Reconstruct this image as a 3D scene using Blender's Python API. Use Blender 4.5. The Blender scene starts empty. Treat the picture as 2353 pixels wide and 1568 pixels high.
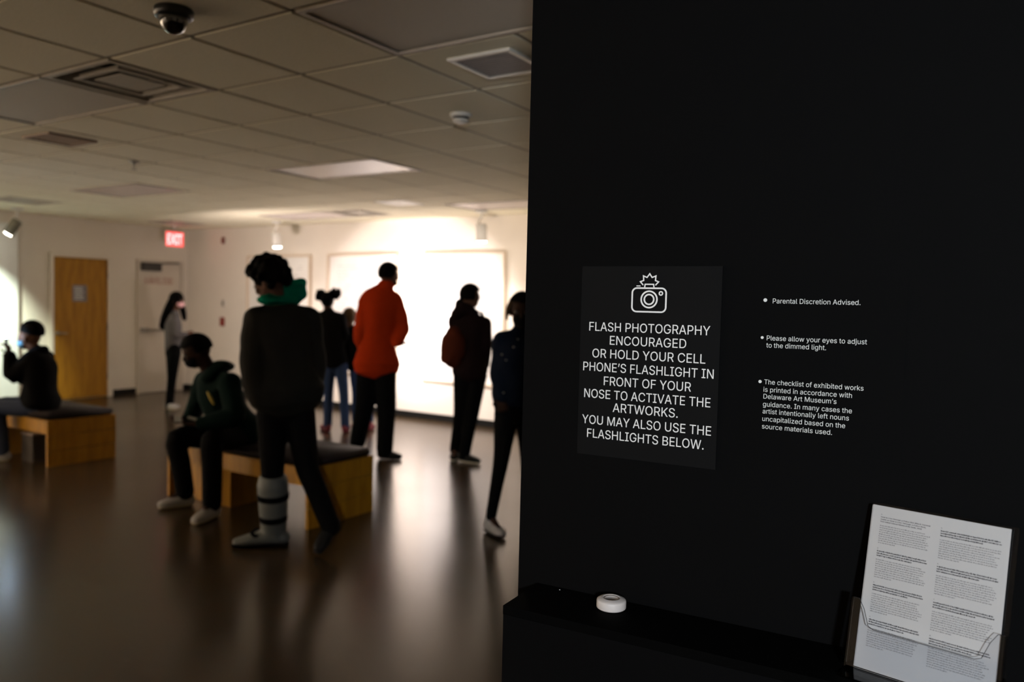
import bpy, bmesh, math, random, os
from mathutils import Vector, Matrix, noise
random.seed(7)
C = bpy.context.scene.collection
SC = bpy.context.scene
PI = math.pi

# ------------------------------------------------------------------ camera
H = 1.52
CEIL = 2.603
FPX = 1827.0
FWD = Vector((-0.53803145, 0.84169031, -0.0456024))
RGT = Vector((0.84170065, 0.53937787, 0.02472921))
UPV = Vector((-0.04541126, 0.02507848, 0.99865354))
RGT = (RGT - RGT.dot(FWD) * FWD).normalized()
UPV = RGT.cross(FWD).normalized()
CAM = Vector((0, 0, H))
cd = bpy.data.cameras.new('camera')
cam = bpy.data.objects.new('camera', cd)
C.objects.link(cam)
M = Matrix((RGT, UPV, -FWD)).transposed().to_4x4()
M.translation = CAM
cam.matrix_world = M
cd.sensor_width = 36.0
cd.lens = FPX / 2353 * 36
cd.clip_start = 0.05
cd.clip_end = 100
cd.dof.use_dof = True
cd.dof.focus_distance = 1.5
cd.dof.aperture_fstop = 2.8
SC.camera = cam

def at(px, py, d):
    """point that a photograph pixel shows at a distance d along the view axis"""
    return CAM + d * (FWD + RGT * ((px - 1176.5) / FPX) + UPV * ((784 - py) / FPX))

# ------------------------------------------------------------------ world, exposure, lights
w = bpy.data.worlds.new('world'); SC.world = w; w.use_nodes = True
w.node_tree.nodes['Background'].inputs[0].default_value = (0.55, 0.5, 0.42, 1)
w.node_tree.nodes['Background'].inputs[1].default_value = 0.01
SC.view_settings.view_transform = 'Standard'
SC.view_settings.look = 'None'
SC.view_settings.exposure = 0.0
SC.view_settings.gamma = 1.0
SC.view_settings.use_curve_mapping = False
SC.cycles.max_bounces = 8
SC.cycles.sample_clamp_indirect = 4.0
SC.cycles.use_denoising = True

def aim(o, target):
    o.rotation_euler = (Vector(target) - o.location).to_track_quat('-Z', 'Y').to_euler()

def spot(name, loc, target, power, color, angle, blend=0.3, radius=0.03):
    l = bpy.data.lights.new(name, 'SPOT'); l.energy = power; l.color = color
    l.spot_size = math.radians(angle); l.spot_blend = blend; l.shadow_soft_size = radius
    o = bpy.data.objects.new(name, l); C.objects.link(o); o.location = loc; aim(o, target)
    return o

def area(name, loc, target, power, color, sx, sy):
    l = bpy.data.lights.new(name, 'AREA'); l.shape = 'RECTANGLE'; l.size = sx; l.size_y = sy
    l.energy = power; l.color = color
    o = bpy.data.objects.new(name, l); C.objects.link(o); o.location = loc; aim(o, target)
    return o

WARM = (1.0, 0.88, 0.76)
# torches that visitors hold up at the framed works: the bright disc on the back wall; the wide spots are added fill
spot('flashlight_beam', (-6.55, 6.95, 1.35), (-6.62, 8.1, 1.22), 150, (1.0, 0.87, 0.84), 120, 0.16, 0.01)
spot('flashlight_beam_core', (-6.75, 6.95, 1.35), (-6.75, 8.1, 1.3), 320, (1.0, 0.88, 0.82), 92, 0.9, 0.01)
spot('added_wall_fill', (-8.3, 6.2, 1.45), (-8.3, 8.1, 1.6), 84, (1.0, 0.83, 0.76), 165, 0.6, 0.03)  # added wide spot, spreads light over the left of the back wall
spot('added_wall_fill_right', (-4.9, 6.5, 1.3), (-5.0, 8.1, 0.9), 80, (1.0, 0.82, 0.66), 160, 0.6, 0.03)  # added wide spot, spreads light over the right of the back wall
# the dimmed ceiling spotlights in view
spot('spotlight_beam_right', (-5.335, 7.70, 2.18), (-5.2, 7.5, 0.0), 45, WARM, 110, 0.9, 0.04)
spot('spotlight_beam_left', (-8.77, 7.68, 2.18), (-8.6, 7.5, 0.0), 25, WARM, 110, 0.9, 0.04)
spot('spotlight_beam_panel', (-10.3, 4.45, 2.3), (-11.4, 4.72, 1.15), 420, (0.90, 1.0, 0.80), 68, 0.6, 0.03)
# unseen spots added at the walls out of view so their bounce lifts the room
for lx, ly, tx_, ty_, pw_ in ((-10.2, 0.0, -11.5, 0.0, 1300), (-10.2, -2.4, -11.5, -2.4, 1300), (-8.5, -2.8, -8.5, -4.0, 560), (-5.0, -2.8, -5.0, -4.0, 220)):
    spot('added_bounce_spot', (lx, ly, 2.4), (tx_, ty_, 1.6), pw_, (1.0, 0.84, 0.68), 120, 0.8, 0.04)
# lamp of the entrance lobby behind the camera, which falls on the black wall
spot('lobby_lamp', (1.1, -1.6, 1.75), (-0.15, 1.5, 1.3), 400, (0.90, 0.96, 1.0), 52, 0.6, 0.12)

# ------------------------------------------------------------------ materials
def new_mat(name):
    m = bpy.data.materials.new(name); m.use_nodes = True
    return m, m.node_tree, m.node_tree.nodes['Principled BSDF']

MATS = {}
def mat(name, col, rough=0.6, var=0.08, scale=20, metal=0.0, spec=0.5, bump=0.0, emit=None, estr=0, trans=0, coat=0, sheen=0):
    if name in MATS: return MATS[name]
    m, t, b = new_mat(name)
    n = t.nodes.new('ShaderNodeTexNoise'); n.inputs['Scale'].default_value = scale; n.inputs['Detail'].default_value = 4
    tc = t.nodes.new('ShaderNodeTexCoord'); t.links.new(tc.outputs['Object'], n.inputs['Vector'])
    mx = t.nodes.new('ShaderNodeMix'); mx.data_type = 'RGBA'
    mx.inputs[6].default_value = (*[c * (1 - var) for c in col], 1)
    mx.inputs[7].default_value = (*[min(1, c * (1 + var)) for c in col], 1)
    t.links.new(n.outputs['Fac'], mx.inputs[0]); t.links.new(mx.outputs[2], b.inputs['Base Color'])
    b.inputs['Roughness'].default_value = rough
    b.inputs['Metallic'].default_value = metal
    b.inputs['Specular IOR Level'].default_value = spec
    b.inputs['Transmission Weight'].default_value = trans
    b.inputs['Coat Weight'].default_value = coat
    if bump:
        bp = t.nodes.new('ShaderNodeBump'); bp.inputs['Strength'].default_value = bump; bp.inputs['Distance'].default_value = 0.01
        t.links.new(n.outputs['Fac'], bp.inputs['Height']); t.links.new(bp.outputs['Normal'], b.inputs['Normal'])
    if emit:
        b.inputs['Emission Color'].default_value = (*emit, 1); b.inputs['Emission Strength'].default_value = estr
    MATS[name] = m
    return m

def wood(name, c1, c2, scale=3.0, rough=0.35):
    m, t, b = new_mat(name)
    tc = t.nodes.new('ShaderNodeTexCoord'); mp = t.nodes.new('ShaderNodeMapping')
    mp.inputs['Scale'].default_value = (scale, scale, scale * 0.12)
    t.links.new(tc.outputs['Object'], mp.inputs['Vector'])
    n = t.nodes.new('ShaderNodeTexNoise'); n.inputs['Scale'].default_value = 8; n.inputs['Detail'].default_value = 8; n.inputs['Distortion'].default_value = 0.6
    t.links.new(mp.outputs[0], n.inputs['Vector'])
    r = t.nodes.new('ShaderNodeValToRGB'); r.color_ramp.elements[0].color = (*c1, 1); r.color_ramp.elements[1].color = (*c2, 1)
    r.color_ramp.elements[0].position = 0.35; r.color_ramp.elements[1].position = 0.65
    t.links.new(n.outputs['Fac'], r.inputs[0]); t.links.new(r.outputs[0], b.inputs['Base Color'])
    b.inputs['Roughness'].default_value = rough; b.inputs['Specular IOR Level'].default_value = 0.25
    return m

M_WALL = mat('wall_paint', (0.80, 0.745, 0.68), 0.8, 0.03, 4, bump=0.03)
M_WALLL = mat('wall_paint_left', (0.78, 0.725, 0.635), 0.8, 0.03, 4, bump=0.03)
M_DARKSHELL = mat('unlit_room_wall', (0.10, 0.09, 0.08), 0.9)
M_TILE = mat('ceiling_tile_fibre', (0.90, 0.85, 0.68), 0.9, 0.05, 60, bump=0.15)
M_TBAR = mat('ceiling_bar_paint', (0.40, 0.34, 0.24), 0.7)
M_BASE = mat('baseboard_rubber', (0.006, 0.0055, 0.0055), 0.6, spec=0.15)
M_BLACKWALL = mat('black_wall_paint', (0.0016, 0.0016, 0.0018), 0.75, 0.12, 9, spec=0.06, bump=0.04)
M_SHELF = mat('black_shelf_paint', (0.0016, 0.0016, 0.0018), 0.7, 0.1, 9, spec=0.05)
M_SHELFTOP = mat('black_shelf_top', (0.0010, 0.0010, 0.0010), 0.8, 0.1, 9, spec=0.03)  # same black toned darker on the top board
M_SIGN = mat('charcoal_sign_board', (0.0034, 0.0034, 0.0037), 0.7, 0.08, 30, spec=0.10)
M_LETTER = mat('white_vinyl', (0.84, 0.83, 0.82), 0.6, 0.02)
M_LETTER2 = mat('white_vinyl_small', (0.72, 0.73, 0.72), 0.6, 0.02)
M_WOODDOOR = wood('varnished_oak', (0.26, 0.115, 0.006), (0.38, 0.175, 0.009), 2.5, 0.6)
M_BENCH = wood('varnished_maple', (0.25, 0.115, 0.006), (0.35, 0.165, 0.008), 3, 0.38)
M_CUSH = mat('plum_leather', (0.014, 0.009, 0.010), 0.6, 0.1, 40, spec=0.2, bump=0.05)
M_DOOR2 = mat('door_paint', (0.62, 0.56, 0.48), 0.6, 0.03)
M_STEEL = mat('brushed_steel', (0.30, 0.28, 0.25), 0.35, 0.05, metal=0.9)
M_BRONZE = mat('dark_closer_metal', (0.045, 0.042, 0.04), 0.5, metal=0.3)
M_WHITE = mat('white_enamel', (0.75, 0.74, 0.70), 0.4, 0.02)
M_PAPER = mat('art_paper', (0.80, 0.78, 0.76), 0.8, 0.02, 6)
M_FRAME = mat('pale_wood_frame', (0.66, 0.55, 0.44), 0.5, 0.1, 30)
M_PRINT = mat('pale_print_ink', (0.66, 0.64, 0.63), 0.8)
M_LENS = mat('troffer_lens', (0.78, 0.70, 0.68), 0.27, 0.03, 80, spec=1.0)  # pinkish tint holds light reflected from the lit wall
M_LENS2 = mat('troffer_lens_matte', (0.60, 0.56, 0.50), 0.6, 0.03, 80, spec=0.15)  # dimmer copy for the lenses that catch less reflected light
M_DARK = mat('dark_slot', (0.010, 0.009, 0.008), 0.9)
M_SLOT = mat('duct_shade', (0.03,0.025,0.02), 0.9)
M_VENT = mat('vent_metal', (0.46, 0.42, 0.36), 0.5)
M_GRILLE = mat('grille_mesh_grey', (0.26, 0.235, 0.24), 0.7, 0.1, 200)
M_RUST = mat('reddish_grille', (0.22, 0.15, 0.11), 0.7)
M_DOME = mat('smoked_dome', (0.006, 0.006, 0.006), 0.06, spec=0.8, coat=0.6)
M_SKIN = mat('skin', (0.085, 0.043, 0.028), 0.55, 0.08, 12)
M_SKIND = mat('dark_skin', (0.03, 0.015, 0.010), 0.5, 0.08, 12)
M_HAIR = mat('black_hair', (0.002, 0.0016, 0.0015), 0.8, 0.3, 90, bump=0.4)
M_HAIRB = mat('brown_hair', (0.06, 0.035, 0.016), 0.6, 0.3, 90, bump=0.4)
M_JACKET = mat('charcoal_puffer', (0.0130, 0.0122, 0.0102), 0.8, 0.15, 14, bump=0.2)
M_GREEN = mat('green_hood_fleece', (0.0, 0.15, 0.085), 0.9, 0.1, 60, bump=0.2)
M_BLACKC = mat('black_cloth', (0.0025, 0.0025, 0.0028), 0.9, 0.15, 30, bump=0.2)
M_DKGREEN = mat('dark_green_fleece', (0.002, 0.0085, 0.0068), 0.9, 0.15, 30, bump=0.2)
M_JEANS = mat('blue_denim', (0.025, 0.045, 0.11), 0.85, 0.2, 60, bump=0.2)
M_NAVY = mat('dark_denim', (0.0035, 0.006, 0.013), 0.85, 0.3, 40, bump=0.2)
M_ORANGE = mat('burnt_orange_shirt', (0.31, 0.023, 0.002), 0.85, 0.12, 16, bump=0.2)
M_GREY = mat('grey_knit', (0.10, 0.095, 0.10), 0.9, 0.1, 60, bump=0.2)
M_MAROON = mat('maroon_cloth', (0.05, 0.010, 0.004), 0.85, 0.1, 30, bump=0.2)
M_WINE = mat('wine_jacket', (0.008, 0.0035, 0.0035), 0.85, 0.1, 30, bump=0.2)
M_SHOEW = mat('white_shoe_leather', (0.36, 0.35, 0.35), 0.5, 0.06, 12)
M_SOLE = mat('pale_rubber_sole', (0.42, 0.38, 0.28), 0.7)
M_SHOEB = mat('black_shoe_leather', (0.010, 0.010, 0.010), 0.5)
M_SHOER = mat('crimson_shoe', (0.13, 0.004, 0.022), 0.6)
M_BOOT = mat('grey_boot_shell', (0.11, 0.12, 0.115), 0.6, 0.08, 20)
M_MASKK = mat('black_mask', (0.006, 0.006, 0.007), 0.9)
M_MASKB = mat('blue_surgical_mask', (0.10, 0.27, 0.42), 0.85)
M_MASKP = mat('pink_face_mask', (0.75, 0.42, 0.45), 0.85)
M_EYE = mat('eye_white', (0.10, 0.09, 0.085), 0.3)
M_YELLOW = mat('yellow_emblem', (0.35, 0.26, 0.03), 0.7)
for k_ in ('charcoal_puffer','green_hood_fleece','black_cloth','dark_green_fleece','blue_denim','dark_denim','burnt_orange_shirt','grey_knit','maroon_cloth','wine_jacket','black_hair','brown_hair','black_mask','skin','dark_skin','black_shoe_leather'):
    MATS[k_].node_tree.nodes['Principled BSDF'].inputs['Specular IOR Level'].default_value = 0.06
M_PHONE = mat('phone_glass', (0.008, 0.008, 0.010), 0.15)
M_RED = mat('red_plastic', (0.20, 0.018, 0.010), 0.5)
M_REDTXT = mat('orange_red_vinyl', (0.30, 0.05, 0.012), 0.6)
M_PUCK = mat('white_plastic', (0.62, 0.57, 0.55), 0.45, 0.04, 60)
M_PUCKT = mat('shaded_puck_lens', (0.42, 0.34, 0.29), 0.5, 0.05, 60)  # darker and browner than the housing: shade on the top put into the colour
M_SHEET = mat('checklist_paper', (0.42, 0.42, 0.43), 0.6, 0.03, 12)
M_INK = mat('print_ink', (0.03, 0.03, 0.035), 0.7)
M_INKS = mat('print_ink_soft', (0.12, 0.12, 0.125), 0.7)
M_TEXTPANEL = mat('matte_black_vinyl_sheet', (0.0015, 0.0015, 0.0017), 0.75, 0.12, 9, spec=0.06)
M_GREYPAPER = mat('grey_notice', (0.17, 0.155, 0.17), 0.7)

# polished floor
m, t, b = new_mat('polished_floor'); M_FLOOR = m
tc = t.nodes.new('ShaderNodeTexCoord')
n1 = t.nodes.new('ShaderNodeTexNoise'); n1.inputs['Scale'].default_value = 1.3; n1.inputs['Detail'].default_value = 6
n2 = t.nodes.new('ShaderNodeTexNoise'); n2.inputs['Scale'].default_value = 90; n2.inputs['Detail'].default_value = 3
t.links.new(tc.outputs['Object'], n1.inputs['Vector']); t.links.new(tc.outputs['Object'], n2.inputs['Vector'])
r = t.nodes.new('ShaderNodeValToRGB'); r.color_ramp.elements[0].color = (0.034, 0.021, 0.010, 1); r.color_ramp.elements[1].color = (0.050, 0.032, 0.016, 1)
t.links.new(n1.outputs['Fac'], r.inputs[0]); t.links.new(r.outputs[0], b.inputs['Base Color'])
rr = t.nodes.new('ShaderNodeMapRange'); rr.inputs[3].default_value = 0.19; rr.inputs[4].default_value = 0.27
t.links.new(n1.outputs['Fac'], rr.inputs[0]); t.links.new(rr.outputs[0], b.inputs['Roughness'])
bp = t.nodes.new('ShaderNodeBump'); bp.inputs['Strength'].default_value = 0.02; bp.inputs['Distance'].default_value = 0.002
t.links.new(n2.outputs['Fac'], bp.inputs['Height']); t.links.new(bp.outputs['Normal'], b.inputs['Normal'])
b.inputs['Specular IOR Level'].default_value = 0.27

# clear acrylic
m, t, b = new_mat('clear_acrylic'); M_ACRYL = m
tr_ = t.nodes.new('ShaderNodeBsdfTransparent'); tr_.inputs[0].default_value = (0.97, 0.975, 0.985, 1)
gl_ = t.nodes.new('ShaderNodeBsdfGlossy'); gl_.inputs['Roughness'].default_value = 0.04
fr_ = t.nodes.new('ShaderNodeFresnel'); fr_.inputs[0].default_value = 1.49
ms_ = t.nodes.new('ShaderNodeMixShader')
t.links.new(fr_.outputs[0], ms_.inputs[0]); t.links.new(tr_.outputs[0], ms_.inputs[1]); t.links.new(gl_.outputs[0], ms_.inputs[2])
t.links.new(ms_.outputs[0], t.nodes['Material Output'].inputs[0])

# ------------------------------------------------------------------ mesh helpers
def mesh_obj(name, bm, m, parent=None, smooth=False, bevel=0):
    me = bpy.data.meshes.new(name)
    bmesh.ops.recalc_face_normals(bm, faces=bm.faces)
    if bevel:
        bmesh.ops.bevel(bm, geom=bm.edges[:], offset=bevel, segments=2, affect='EDGES', clamp_overlap=True)
    bm.to_mesh(me); bm.free()
    if smooth:
        for p in me.polygons: p.use_smooth = True
    o = bpy.data.objects.new(name, me); C.objects.link(o)
    ms = m if isinstance(m, (list, tuple)) else [m]
    for x in ms: me.materials.append(x)
    if parent: o.parent = parent
    return o

def bx(bm, x0, x1, y0, y1, z0, z1, mi=0):
    vs = [bm.verts.new(p) for p in [(x0,y0,z0),(x1,y0,z0),(x1,y1,z0),(x0,y1,z0),(x0,y0,z1),(x1,y0,z1),(x1,y1,z1),(x0,y1,z1)]]
    for f in [(0,3,2,1),(4,5,6,7),(0,1,5,4),(1,2,6,5),(2,3,7,6),(3,0,4,7)]:
        fc = bm.faces.new([vs[i] for i in f]); fc.material_index = mi

def box(name, m, x0, x1, y0, y1, z0, z1, parent=None, bevel=0):
    bm = bmesh.new(); bx(bm, x0, x1, y0, y1, z0, z1)
    return mesh_obj(name, bm, m, parent, bevel=bevel)

def lathe(bm, prof, seg=32, origin=(0,0,0), axis=None):
    """prof = [(r,z)...] revolved round z (or axis)"""
    q = Vector((0,0,1)).rotation_difference(Vector(axis)) if axis is not None else None
    rings = []
    for r, z in prof:
        ring = []
        for k in range(seg if r > 1e-6 else 1):
            a = 2*PI*k/seg
            p = Vector((r*math.cos(a), r*math.sin(a), z))
            if q: p = q @ p
            ring.append(bm.verts.new(p + Vector(origin)))
        rings.append(ring)
    for a, b_ in zip(rings, rings[1:]):
        for k in range(seg):
            va = a[k % len(a)], a[(k+1) % len(a)]; vb = b_[k % len(b_)], b_[(k+1) % len(b_)]
            vs = list(dict.fromkeys([va[0], va[1], vb[1], vb[0]]))
            if len(vs) >= 3:
                try: bm.faces.new(vs)
                except ValueError: pass

def crom(p0, p1, p2, p3, t):
    return 0.5 * ((2*p1) + (p2-p0)*t + (2*p0-5*p1+4*p2-p3)*t*t + (3*p1-p0-3*p2+p3)*t*t*t)

def tube(bm, path, radii, side=None, seg=14, sub=4, cap=True):
    """smooth elliptical tube; radii: number or (a along side, b across)"""
    P = [Vector(p) for p in path]
    Rr = [Vector((r, r, 0)) if not isinstance(r, tuple) else Vector((r[0], r[1], 0)) for r in radii]
    n = len(P); pts, rad = [], []
    for i in range(n-1):
        a, b_, c, d = P[max(i-1,0)], P[i], P[i+1], P[min(i+2,n-1)]
        ra, rb, rc, rd = Rr[max(i-1,0)], Rr[i], Rr[i+1], Rr[min(i+2,n-1)]
        for k in range(sub):
            t_ = k/sub
            pts.append(crom(a,b_,c,d,t_)); rad.append(crom(ra,rb,rc,rd,t_))
    pts.append(P[-1]); rad.append(Rr[-1])
    tans = [(pts[min(i+1,len(pts)-1)] - pts[max(i-1,0)]).normalized() for i in range(len(pts))]
    if cap:
        def capring(p, r, tn, sg):
            out = []
            L = min(r.x, r.y)
            for k in (1, 2, 3):
                th = k/3*PI/2*0.96
                out.append((p + tn*sg*L*math.sin(th), r*math.cos(th), tn))
            return out
        pre = capring(pts[0], rad[0], tans[0], -1)[::-1]; post = capring(pts[-1], rad[-1], tans[-1], 1)
        seq = pre + list(zip(pts, rad, tans)) + post
    else:
        seq = list(zip(pts, rad, tans))
    s0 = Vector(side).normalized() if side is not None else None
    prev = None; rings = []
    for p, r, tn in seq:
        if s0 is not None: s = s0 - s0.dot(tn)*tn
        elif prev is None:
            s = tn.cross(Vector((0,0,1)))
            if s.length < 0.1: s = tn.cross(Vector((1,0,0)))
        else: s = prev - prev.dot(tn)*tn
        if s.length < 1e-4: s = prev if prev is not None else tn.orthogonal()
        s.normalize(); prev = s; b_ = tn.cross(s)
        rings.append([bm.verts.new(p + s*max(r.x,.0005)*math.cos(2*PI*k/seg) + b_*max(r.y,.0005)*math.sin(2*PI*k/seg)) for k in range(seg)])
    for a, b_ in zip(rings, rings[1:]):
        for k in range(seg):
            bm.faces.new([a[k], a[(k+1)%seg], b_[(k+1)%seg], b_[k]])
    bm.faces.new(rings[0][::-1]); bm.faces.new(rings[-1])

def ell(bm, c, rx, ry, rz, ax=None, seg=20, rings=12):
    """ellipsoid; ax = (x axis, y axis, z axis)"""
    X, Y, Z = ax if ax else (Vector((1,0,0)), Vector((0,1,0)), Vector((0,0,1)))
    c = Vector(c)
    tv = bm.verts.new(c + Z*rz); bv = bm.verts.new(c - Z*rz); R = []
    for i in range(1, rings):
        th = PI*i/rings
        R.append([bm.verts.new(c + X*rx*math.sin(th)*math.cos(2*PI*k/seg) + Y*ry*math.sin(th)*math.sin(2*PI*k/seg) + Z*rz*math.cos(th)) for k in range(seg)])
    for k in range(seg):
        bm.faces.new([tv, R[0][k], R[0][(k+1)%seg]]); bm.faces.new([bv, R[-1][(k+1)%seg], R[-1][k]])
    for a, b_ in zip(R, R[1:]):
        for k in range(seg): bm.faces.new([a[k], b_[k], b_[(k+1)%seg], a[(k+1)%seg]])

def fuse(name, bm, m, parent, voxel=0.008, smooth_it=4, base=None, lump=0.0, lscale=30):
    """union everything in bm into one continuous skin"""
    me = bpy.data.meshes.new('tmp')
    bmesh.ops.recalc_face_normals(bm, faces=bm.faces)
    bm.to_mesh(me); bm.free()
    o = bpy.data.objects.new('tmp', me); C.objects.link(o)
    r_ = o.modifiers.new('r', 'REMESH'); r_.mode = 'VOXEL'; r_.voxel_size = voxel
    if smooth_it:
        s = o.modifiers.new('s', 'SMOOTH'); s.factor = 0.5; s.iterations = smooth_it
    dg = bpy.context.evaluated_depsgraph_get(); dg.update()
    nm = bpy.data.meshes.new_from_object(o.evaluated_get(dg))
    bpy.data.objects.remove(o); bpy.data.meshes.remove(me)
    if lump:
        for v in nm.vertices:
            v.co += v.normal * lump * noise.noise(v.co * lscale)
    for p in nm.polygons: p.use_smooth = True
    nm.name = name; nm.materials.clear(); nm.materials.append(m)
    q = bpy.data.objects.new(name, nm); C.objects.link(q)
    if parent:
        q.parent = parent; q.matrix_parent_inverse = parent.matrix_basis.inverted()
    return q

def thing(name, label, cat, loc=(0,0,0), rotz=0, group=None):
    o = bpy.data.objects.new(name, None); C.objects.link(o); o.empty_display_size = 0.1
    o.location = loc; o.rotation_euler = (0, 0, rotz); o['label'] = label; o['category'] = cat
    if group: o['group'] = group
    return o
def tag(o, label, cat, group=None):
    o['label'] = label; o['category'] = cat
    if group: o['group'] = group
    return o
def struct(o): o['kind'] = 'structure'; return o

FONT = None
try:
    _d = bpy.utils.system_resource('DATAFILES', path='fonts')
    FONT = bpy.data.fonts.load(os.path.join(_d, 'Inter.woff2'))
except Exception:
    FONT = None
from mathutils.geometry import delaunay_2d_cdt

def outlines(s, res):
    """closed outlines of one line of lettering, in em units"""
    cu = bpy.data.curves.new('t', 'FONT'); cu.body = s; cu.size = 10.0; cu.resolution_u = res; cu.fill_mode = 'NONE'
    if FONT: cu.font = FONT
    o = bpy.data.objects.new('t', cu); C.objects.link(o)
    bpy.context.view_layer.update()
    me = bpy.data.meshes.new_from_object(o.evaluated_get(bpy.context.evaluated_depsgraph_get()))
    bpy.data.objects.remove(o); bpy.data.curves.remove(cu)
    nxt = {}
    for e in me.edges:
        a, b_ = e.vertices
        nxt.setdefault(a, []).append(b_); nxt.setdefault(b_, []).append(a)
    seen, loops = set(), []
    for v0 in range(len(me.vertices)):
        if v0 in seen or v0 not in nxt: continue
        lp = [v0]; seen.add(v0); cur = v0
        first = min(nxt[v0])                      # vertices run in outline order
        cur = v0 + 1 if v0 + 1 in nxt[v0] else first
        while cur not in seen:
            lp.append(cur); seen.add(cur)
            cand = [q for q in nxt[cur] if q not in seen]
            if not cand: break
            cur = cand[0]
        if len(lp) > 2: loops.append([(me.vertices[k].co.x/10, me.vertices[k].co.y/10) for k in lp])
    bpy.data.meshes.remove(me)
    return loops

def winding(pt, lp):
    x, y = pt; wn = 0; n = len(lp)
    for k in range(n):
        x0, y0 = lp[k]; x1, y1 = lp[(k+1) % n]
        if y0 <= y < y1 and (x1-x0)*(y-y0) - (x-x0)*(y1-y0) > 0: wn += 1
        elif y1 <= y < y0 and (x1-x0)*(y-y0) - (x-x0)*(y1-y0) < 0: wn -= 1
    return wn

_CAP = {}
def cap_units():
    if 'c' not in _CAP: _CAP['c'] = max(p[1] for lp in outlines('H', 1) for p in lp)
    return _CAP['c']

def text_bm(bm, s, x0, base, width, cap, z=0.0, mtx=None, depth=0.0006, stretch=True, res=3, bold=0.0):
    """one line of lettering into bm: left edge x0, baseline, total width, capital height (in its own plane)"""
    loops = outlines(s, res)
    if not loops: return
    xs = [p[0] for lp in loops for p in lp]; x_lo, x_hi = min(xs), max(xs)
    sy = cap / cap_units(); sx = width / (x_hi - x_lo) if stretch else sy
    vs, es = [], []
    for lp in loops:
        b0 = len(vs); vs += [Vector(p) for p in lp]; es += [(b0+k, b0+(k+1) % len(lp)) for k in range(len(lp))]
    ov, oe, of, _a, _b, _c = delaunay_2d_cdt(vs, es, [], 0, 1e-5)
    boxes = [(min(p[0] for p in lp), max(p[0] for p in lp), min(p[1] for p in lp), max(p[1] for p in lp), lp) for lp in loops]
    keep = []
    for f in of:
        cx_ = sum(ov[k].x for k in f)/len(f); cy_ = sum(ov[k].y for k in f)/len(f)
        if sum(winding((cx_, cy_), b_[4]) for b_ in boxes if b_[0] <= cx_ <= b_[1] and b_[2] <= cy_ <= b_[3]) != 0: keep.append(f)
    def put(v, zz):
        p = Vector(((v.x - x_lo)*sx + x0, v.y*sy + base, z + zz)); return bm.verts.new(mtx @ p if mtx else p)
    top = {}; cnt = {}
    for f in keep:
        for k in f:
            if k not in top: top[k] = put(ov[k], depth)
        bm.faces.new([top[k] for k in f])
        for a, b_ in zip(f, list(f[1:]) + [f[0]]): cnt[(a, b_)] = 1
    low = {}
    for (a, b_) in cnt:
        if (b_, a) in cnt: continue
        for k in (a, b_):
            if k not in low: low[k] = put(ov[k], 0)
        try: bm.faces.new([top[a], low[a], low[b_], top[b_]])
        except ValueError: pass

# ------------------------------------------------------------------ room shell
XL, YB = -11.5, 8.1
XR, YF = 3.0, -4.0
fl = struct(box('floor', M_FLOOR, XL-0.2, XR+0.2, YF-0.2, YB+0.2, -0.1, 0))
struct(box('wall_back', M_WALL, XL-0.2, XR+0.2, YB, YB+0.2, 0, CEIL+0.3))
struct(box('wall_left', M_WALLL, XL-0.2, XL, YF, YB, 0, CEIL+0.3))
struct(box('wall_front', M_WALL, XL-0.2, XR+0.2, YF-0.2, YF, 0, CEIL+0.3))
struct(box('wall_far_right', M_WALL, XR, XR+0.2, YF, YB, 0, CEIL+0.3))

X0, Y0, U = -2.3648, 2.0999, 0.61
def cellxy(i, j): return X0 - U*(i+1), Y0 + U*j      # lower corner of cell (i,j)

TROF = [(-2,0), (3,0), (3,4), (8,4), (3,8), (8,8)]
used = set()
for i, j in TROF: used |= {(i,j), (i+1,j)}
DIFF = [(2,0), (0,6), (12,4), (13,8), (7,8)]
for c in DIFF: used.add(c)

bm = bmesh.new(); bx(bm, XL, XR, YF, YB, CEIL+0.26, CEIL+0.30)
ceiling = struct(mesh_obj('ceiling', bm, M_DARKSHELL))
bm = bmesh.new()
i_hi = int((X0 - XL)/U) + 1; i_lo = -int((XR - X0)/U) - 1
j_hi = int((YB - Y0)/U) + 1; j_lo = int((YF - Y0)/U) - 1
trof = {(i, j) for i, j in TROF}
for i in range(i_lo, i_hi+1):
    x = X0 - U*i
    if not XL < x < XR: continue
    for j in range(j_lo, j_hi+1):
        if (i-1, j) in trof: continue                       # no bar across a light
        y0, y1 = max(YF, Y0+U*j-0.012), min(YB, Y0+U*(j+1)+0.012)
        if y1 > y0: bx(bm, x-0.012, x+0.012, y0, y1, CEIL+0.004, CEIL+0.03)
for j in range(j_lo, j_hi+1):
    y = Y0 + U*j
    if YF < y < YB: bx(bm, XL, XR, y-0.012, y+0.012, CEIL+0.0045, CEIL+0.029)
grid = mesh_obj('ceiling_grid', bm, M_TBAR, ceiling)
tile_me = {}
rest = bmesh.new()
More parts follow.
